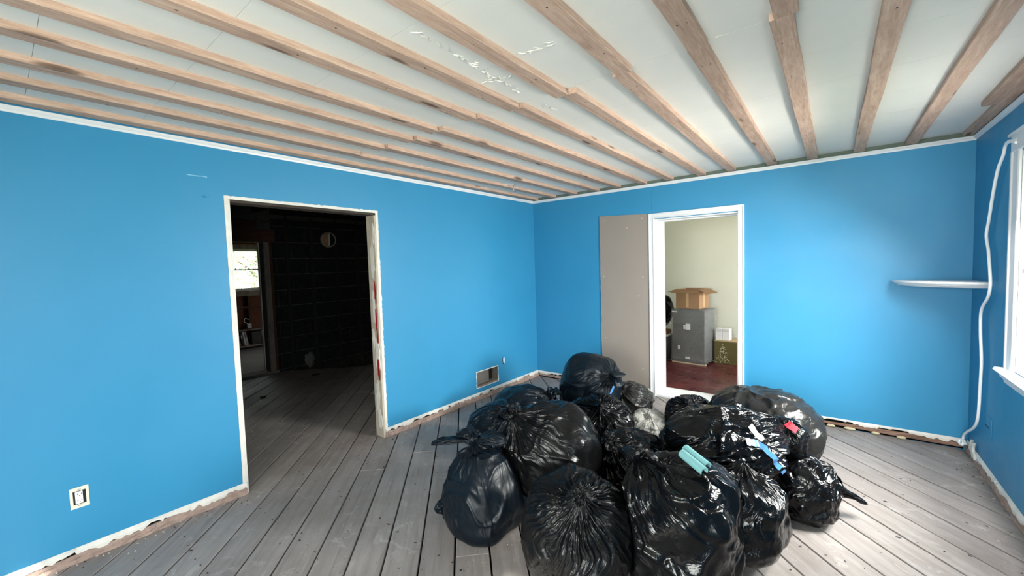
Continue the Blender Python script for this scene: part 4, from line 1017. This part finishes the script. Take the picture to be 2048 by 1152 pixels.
        # tied neck
        if B['knot'] > 0:
            tip = P[:nc].mean(0); kr = B['knot']; nr2, nc2 = 44, 72
            a = np.linspace(0, PI, nr2)[:, None]; b = np.linspace(0, 2*PI, nc2, endpoint=False)[None, :]
            prof_r = kr*(.42+.75*np.sin(a)**.8*(.55+.45*np.cos(a-2.3)))*np.sqrt(np.clip(np.sin(a), .02, 1))
            hgt = kr*1.5*(1-np.cos(a))/2
            q = np.stack([np.cos(b)*2.0+0*a, np.sin(b)*2.0+0*a, a*1.2+s+0*b], -1).reshape(-1, 3)
            dis = (.62*(ridge(vnoise(q+4), 2.2)-.4)+.35*(vnoise(q*2.6)-.5)).reshape(nr2, nc2)
            rr = prof_r*(1+dis); hh = hgt*(1+.35*dis)
            K = (tip-k*kr*.35)+k*hh[..., None]+(np.cos(b)[..., None]*e1+np.sin(b)[..., None]*e2)*rr[..., None]
            me = grid_mesh('tied_neck', push_out(K, B)-org); att(me, (q*1.3), np.full(nr2*nc2, .8)); link('tied_neck', me, B['knotmat'], root)
            for j, (d, L, w0, w1, bend) in enumerate(B['lobes']):
                lobe('gathered_tail', tip+k*kr*.3, d, L, w0, w1, B['seed']+j*.37, B['knotmat'], root, bend, origin=org, own=B)
        B['root'] = root; B['tip'] = P[:nc].mean(0); B['org'] = org
bag('rubbish_bag', 'large round black bag at the front of the heap with pleats fanning from its knot', (2.250, -2.93, .250), (.255, .262, .265), (.30, -.42, .85), BAGM, 1, F=9, A=.022, th0=1.15, crump=.005, folds=.003, knot=.040,
    lobes=[((-.9, .1, .3), .07, .02, .03, (0, 0, -.5)), ((.8, .2, .4), .06, .018, .028, (0, 0, -.5))])
bag('rubbish_bag', 'tall glossy black bag at the front right, topped by the pale teal roll', (2.640, -2.65, .285), (.245, .26, .300), (-.50, -.12, .86), BAGG, 2, F=4, A=.026, th0=.75, crump=.009, folds=.026, p=2.8, knot=.048, foldax=(2.2, 2.2, 5),
    lobes=[((-.3, -.5, .5), .09, .03, .045, (0, 0, -.4)), ((.7, .2, .3), .10, .02, .035, (0, 0, -.5))])
bag('rubbish_bag', 'dull black bag at the left end of the heap with a long looped tail', (1.590, -2.89, .215), (.205, .20, .250), (-.22, .02, .97), BAGD, 3, F=4.5, A=.020, th0=.7, crump=.006, folds=.010, p=3.0, knot=.045, cone=.16, pear=.20,
    lobes=[((-1, -.55, .02), .25, .030, .040, (.0, -.05, -.12)), ((-.8, .1, .45), .13, .035, .060, (0, 0, -.3)), ((.85, .45, .25), .20, .035, .075, (0, 0, -.25))])
bag('rubbish_bag', 'big round satin black bag in the middle left, right side stretched', (1.790, -2.44, .345), (.300, .295, .300), (-.42, -.55, .72), BAGM, 4, F=5, A=.022, th0=.95, crump=.007, folds=.010, knot=.042,
    lobes=[((-.9, .0, .2), .10, .03, .04, (0, 0, -.4)), ((.3, .6, .5), .08, .02, .03, (0, 0, -.3))])
bag('rubbish_bag', 'flattish blue-black bag at the back left with its tied ear lying right', (.86, -1.50, .165), (.28, .26, .20), (.80, .35, .46), BAGD, 5, F=4, A=.018, th0=.9, crump=.008, folds=.012, knot=.05,
    lobes=[((.8, .5, .6), .14, .04, .07, (0, 0, -.3))])
bag('rubbish_bag', 'slumped blue-black bag behind the left bag with a crumpled crown', (1.04, -2.06, .18), (.26, .25, .215), (.62, -.17, .75), BAGD, 6, F=5, A=.020, th0=.9, crump=.010, folds=.012, knot=.05,
    lobes=[((.7, -.6, .1), .12, .03, .05, (0, 0, -.3)), ((-.2, -.7, .2), .12, .03, .05, (0, 0, -.5))])
bag('rubbish_bag', 'tallest blue-black bag at the very back, bulging smooth above the others', (1.375, -1.10, .335), (.285, .28, .330), (.80, -.30, .50), BAGD, 7, F=4, A=.016, th0=.8, crump=.005, folds=.010, knot=.035, foldax=(2, 2, 5),
    lobes=[((.5, -.4, .65), .16, .035, .065, (0, 0, -.5)), ((.6, -.5, -.1), .12, .03, .05, (0, 0, -.4))])
bag('rubbish_bag', 'thin greyish black bag at the back right with objects showing through', (1.675, -.85, .17), (.195, .20, .205), (-.25, -.55, .78), BAGT, 8, F=5, A=.012, th0=.9, crump=.010, folds=.016, knot=.03,
    lobes=[((-.4, -.3, .8), .07, .02, .035, (0, 0, -.3))])
bag('rubbish_bag', 'black bag with the sharpest star of pleats, in the centre of the heap', (1.670, -1.53, .195), (.275, .27, .225), (.35, -.55, .70), BAGG, 9, F=8, A=.026, th0=1.3, crump=.005, folds=.004, knot=.018,
    lobes=[((.0, -.2, 1), .075, .010, .016, (0, 0, -.1))])
bag('rubbish_bag', 'small glossy black bag in the central hollow, knotted towards the left', (2.18, -2.09, .225), (.215, .21, .205), (-.30, -.62, .72), BAGG, 11, F=4.5, A=.020, th0=1.0, crump=.010, folds=.012, knot=.05,
    lobes=[((-.8, .0, .3), .09, .03, .045, (0, 0, -.3))])
bag('rubbish_bag', 'black bag with fine radial gathers peeping out before the doorway', (2.255, -.97, .17), (.205, .21, .20), (.10, -.60, .79), BAGG, 12, F=8, A=.022, th0=1.2, crump=.005, folds=.004, knot=.022, lobes=[((.0, .1, 1), .03, .01, .018, (0, 0, 0))])
bag('rubbish_bag', 'wide thin grey-black bag lying against the back right of the heap', (2.785, -.98, .255), (.385, .30, .280), (.75, .45, .20), BAGT, 13, yaw=-14, F=3, A=.012, th0=1.0, crump=.012, folds=.016, p=2.2, knot=.0, foldax=(5, 2, 4))
bag('rubbish_bag', 'long glossy black bag slumped over the right of the heap with a blue drawstring', (2.690, -1.98, .440), (.335, .25, .215), (.75, .55, .10), BAGG, 14, yaw=38, F=3.6, A=.026, th0=2.6, crump=.009, folds=.022, p=2.3, knot=.0, foldax=(2.2, 2.2, 8))
bag('rubbish_bag', 'small open-mouthed black bag with a bit of red inside', (2.965, -1.64, .420), (.130, .125, .120), (.2, -.6, .75), BAGG, 15, F=3, A=.012, th0=.9, crump=.010, folds=.010, rows=90, cols=180, knot=.0)
bag('rubbish_bag', 'crumpled black bag at the right end with a pointed corner sticking out', (3.075, -1.68, .160), (.172, .19, .175), (.6, .3, .6), BAGG, 16, F=3, A=.014, th0=1.0, crump=.013, folds=.018, rows=110, cols=220, knot=.0)
bag('rubbish_bag', 'round glossy black bag on the floor under the slumped bag', (2.815, -2.28, .215), (.225, .23, .23), (.1, .2, .95), BAGG, 17, F=4, A=.014, th0=1.2, crump=.006, folds=.016, knot=.0, foldax=(2, 2, 10))
bag('clear_bag', 'small translucent white plastic bag between the black bags', (1.945, -1.08, .105), (.150, .15, .115), (.2, -.6, .75), CLEARBAG, 10, F=4, A=.010, th0=1.0, crump=.014, folds=.012, rows=90, cols=160, knot=.0, group=None)
bag('rubbish_bag', 'black bag heaped on the grey tote in the room beyond the doorway', (1.02, 2.02, .735), (.20, .20, .24), (0, -.2, 1), BAGM, 18, F=4, A=.014, crump=.008, rows=80, cols=120, knot=.03, group=None)
build_bags()
B = {b['seed']: b for b in BAGS}
def onbag(b, d, out=.0):
    """point on the bag's surface in direction d from its centre"""
    d = np.array(d, float); d /= np.linalg.norm(d); V = b['P']-b['c']; Ln = np.linalg.norm(V, axis=1); i = np.argmax((V@d)/Ln - 0*Ln); return b['c']+d*(Ln[i]+out)
# pointed corner of the right-end bag, folded ear of the left one
root = B[16]['root']; lobe('pointed_corner', onbag(B[16], (.75, .45, .10), -.05), (.72, .30, -.28), .20, .055, .020, 61, BAGG, root, (0, 0, -.1), .7, origin=B[16]['org'])
root = B[3]['root']; lobe('corner_ear', onbag(B[3], (-.9, -.35, -.62), -.05), (-.9, -.3, -.10), .13, .045, .050, 62, BAGD, root, (0, 0, -.1), .6, origin=B[3]['org'])
# drawstring on the slumped bag, red scrap in the small bag
def ribbon(nm, pts, wd, mat, root, org, th=.0015):
    pts = [Vector(p)-Vector(org) for p in pts]; mb = MB(); idx = []
    for i, p in enumerate(pts):
        t_ = (pts[min(i+1, len(pts)-1)]-pts[max(i-1, 0)]).normalized(); s_ = t_.cross(Vector((.2, -.75, .6))).normalized()*wd*(1+.15*math.sin(i*2.1)); n_ = s_.cross(t_).normalized()*th
        n0 = len(mb.v); mb.v += [tuple(p+s_), tuple(p-s_), tuple(p-s_+n_), tuple(p+s_+n_)]; idx.append(n0)
    for a, b in zip(idx[:-1], idx[1:]):
        for k in range(4): mb.f.append((a+k, a+(k+1) % 4, b+(k+1) % 4, b+k)); mb.mi.append(0)
    mb.f.append(tuple(idx[0]+k for k in range(4))); mb.f.append(tuple(idx[-1]+k for k in range(4))); mb.mi += [0, 0]
    return mb.build(nm, mat, root)
b14 = B[14]
def path(b, ds, out=.012): return [tuple(onbag(b, d, out)) for d in ds]
def lerp(a, b, n): return [tuple(np.array(a)*(1-i/n)+np.array(b)*i/n) for i in range(n+1)]
# pale teal foam roll lying on the front right bag
c2 = B[2]['c']; top2 = float(B[2]['P'][np.linalg.norm(B[2]['P'][:, :2]-np.array((2.715, -2.68)), axis=1).argmin(), 2]) if 0 else max(p[2] for p in B[2]['P'] if abs(p[0]-2.715) < .07 and abs(p[1]+2.665) < .07)
t = tag(empty('foam_roll', (2.715, -2.665, top2+.026)), 'short pale teal split foam roll lying on the front right bag', 'foam')
dv = Vector((.80, -.50, -.18)).normalized(); sv = dv.cross(Vector((0, 0, 1))).normalized(); uv_ = sv.cross(dv)
for k, sg in enumerate((-1, 1)):
    m = MB(); n0 = 14; ring = []
    for (r_, rev) in ((.021, 0), (.015, 1)):
        an = [PI*(-.15+1.3*i/n0) for i in range(n0+1)]
        ring += [(r_*math.cos(a), r_*math.sin(a)) for a in (an[::-1] if rev else an)]
    nn_ = len(ring)
    for tt in (-.070, .065):
        m.v += [tuple(dv*(tt+.012*sg)+sv*(x+sg*.0205)+uv_*y) for x, y in ring]
    for i in range(nn_): m.f.append((i, (i+1) % nn_, nn_+(i+1) % nn_, nn_+i)); m.mi.append(0)
    h = n0
    for i in range(h): m.f.append((i, i+1, nn_-2-i, nn_-1-i)); m.mi.append(0); m.f.append((nn_+i, nn_+i+1, 2*nn_-2-i, 2*nn_-1-i)); m.mi.append(0)
    m.build('foam_half', TEAL, t)
# blue drawstring and white card strip on the slumped bag
o14, r14 = B[14]['org'], B[14]['root']
ribbon('drawstring', [onbag(B[14], d, .012) for d in lerp((.215, -.115, .095), (.255, -.092, .028), 3)]+[onbag(B[14], d, .012) for d in lerp((.262, -.08, .01), (.29, -.02, -.07), 4)], .014, LBLUE, r14, o14)['label'] = 'blue drawstring ribbon'
ribbon('drawstring', [onbag(B[14], d, .012) for d in lerp((.150, -.165, .110), (.222, -.115, .098), 6)], .018, LBLUE, r14, o14)
ribbon('drawstring', [onbag(B[7], d, .012) for d in lerp((.262, -.03, .12), (.24, -.12, .02), 5)], .008, LBLUE, B[7]['root'], B[7]['org'])
card = [Vector(onbag(B[14], d, .016)) for d in lerp((.150, -.108, .170), (.238, -.080, .112), 5)]
t = tag(empty('card_strip', tuple(card[0])), 'stiff white card strip lying across the slumped glossy bag', 'card')
ribbon('strip', card, .014, WHITEPL, t, card[0], .003)
# red scrap inside the small open bag
t = tag(empty('red_scrap', tuple(onbag(B[15], (.045, -.085, .095), .012))), 'small red scrap showing in the mouth of the small bag', 'scrap')
ribbon('fabric', [Vector((-.022, -.004, .022)), Vector((-.008, -.014, .014)), Vector((.010, -.014, .002)), Vector((.026, -.010, -.012))], .020, simple('red_cloth', G(160, 26, 46), .6, .12, 20, .1), t, (0, 0, 0), .003)
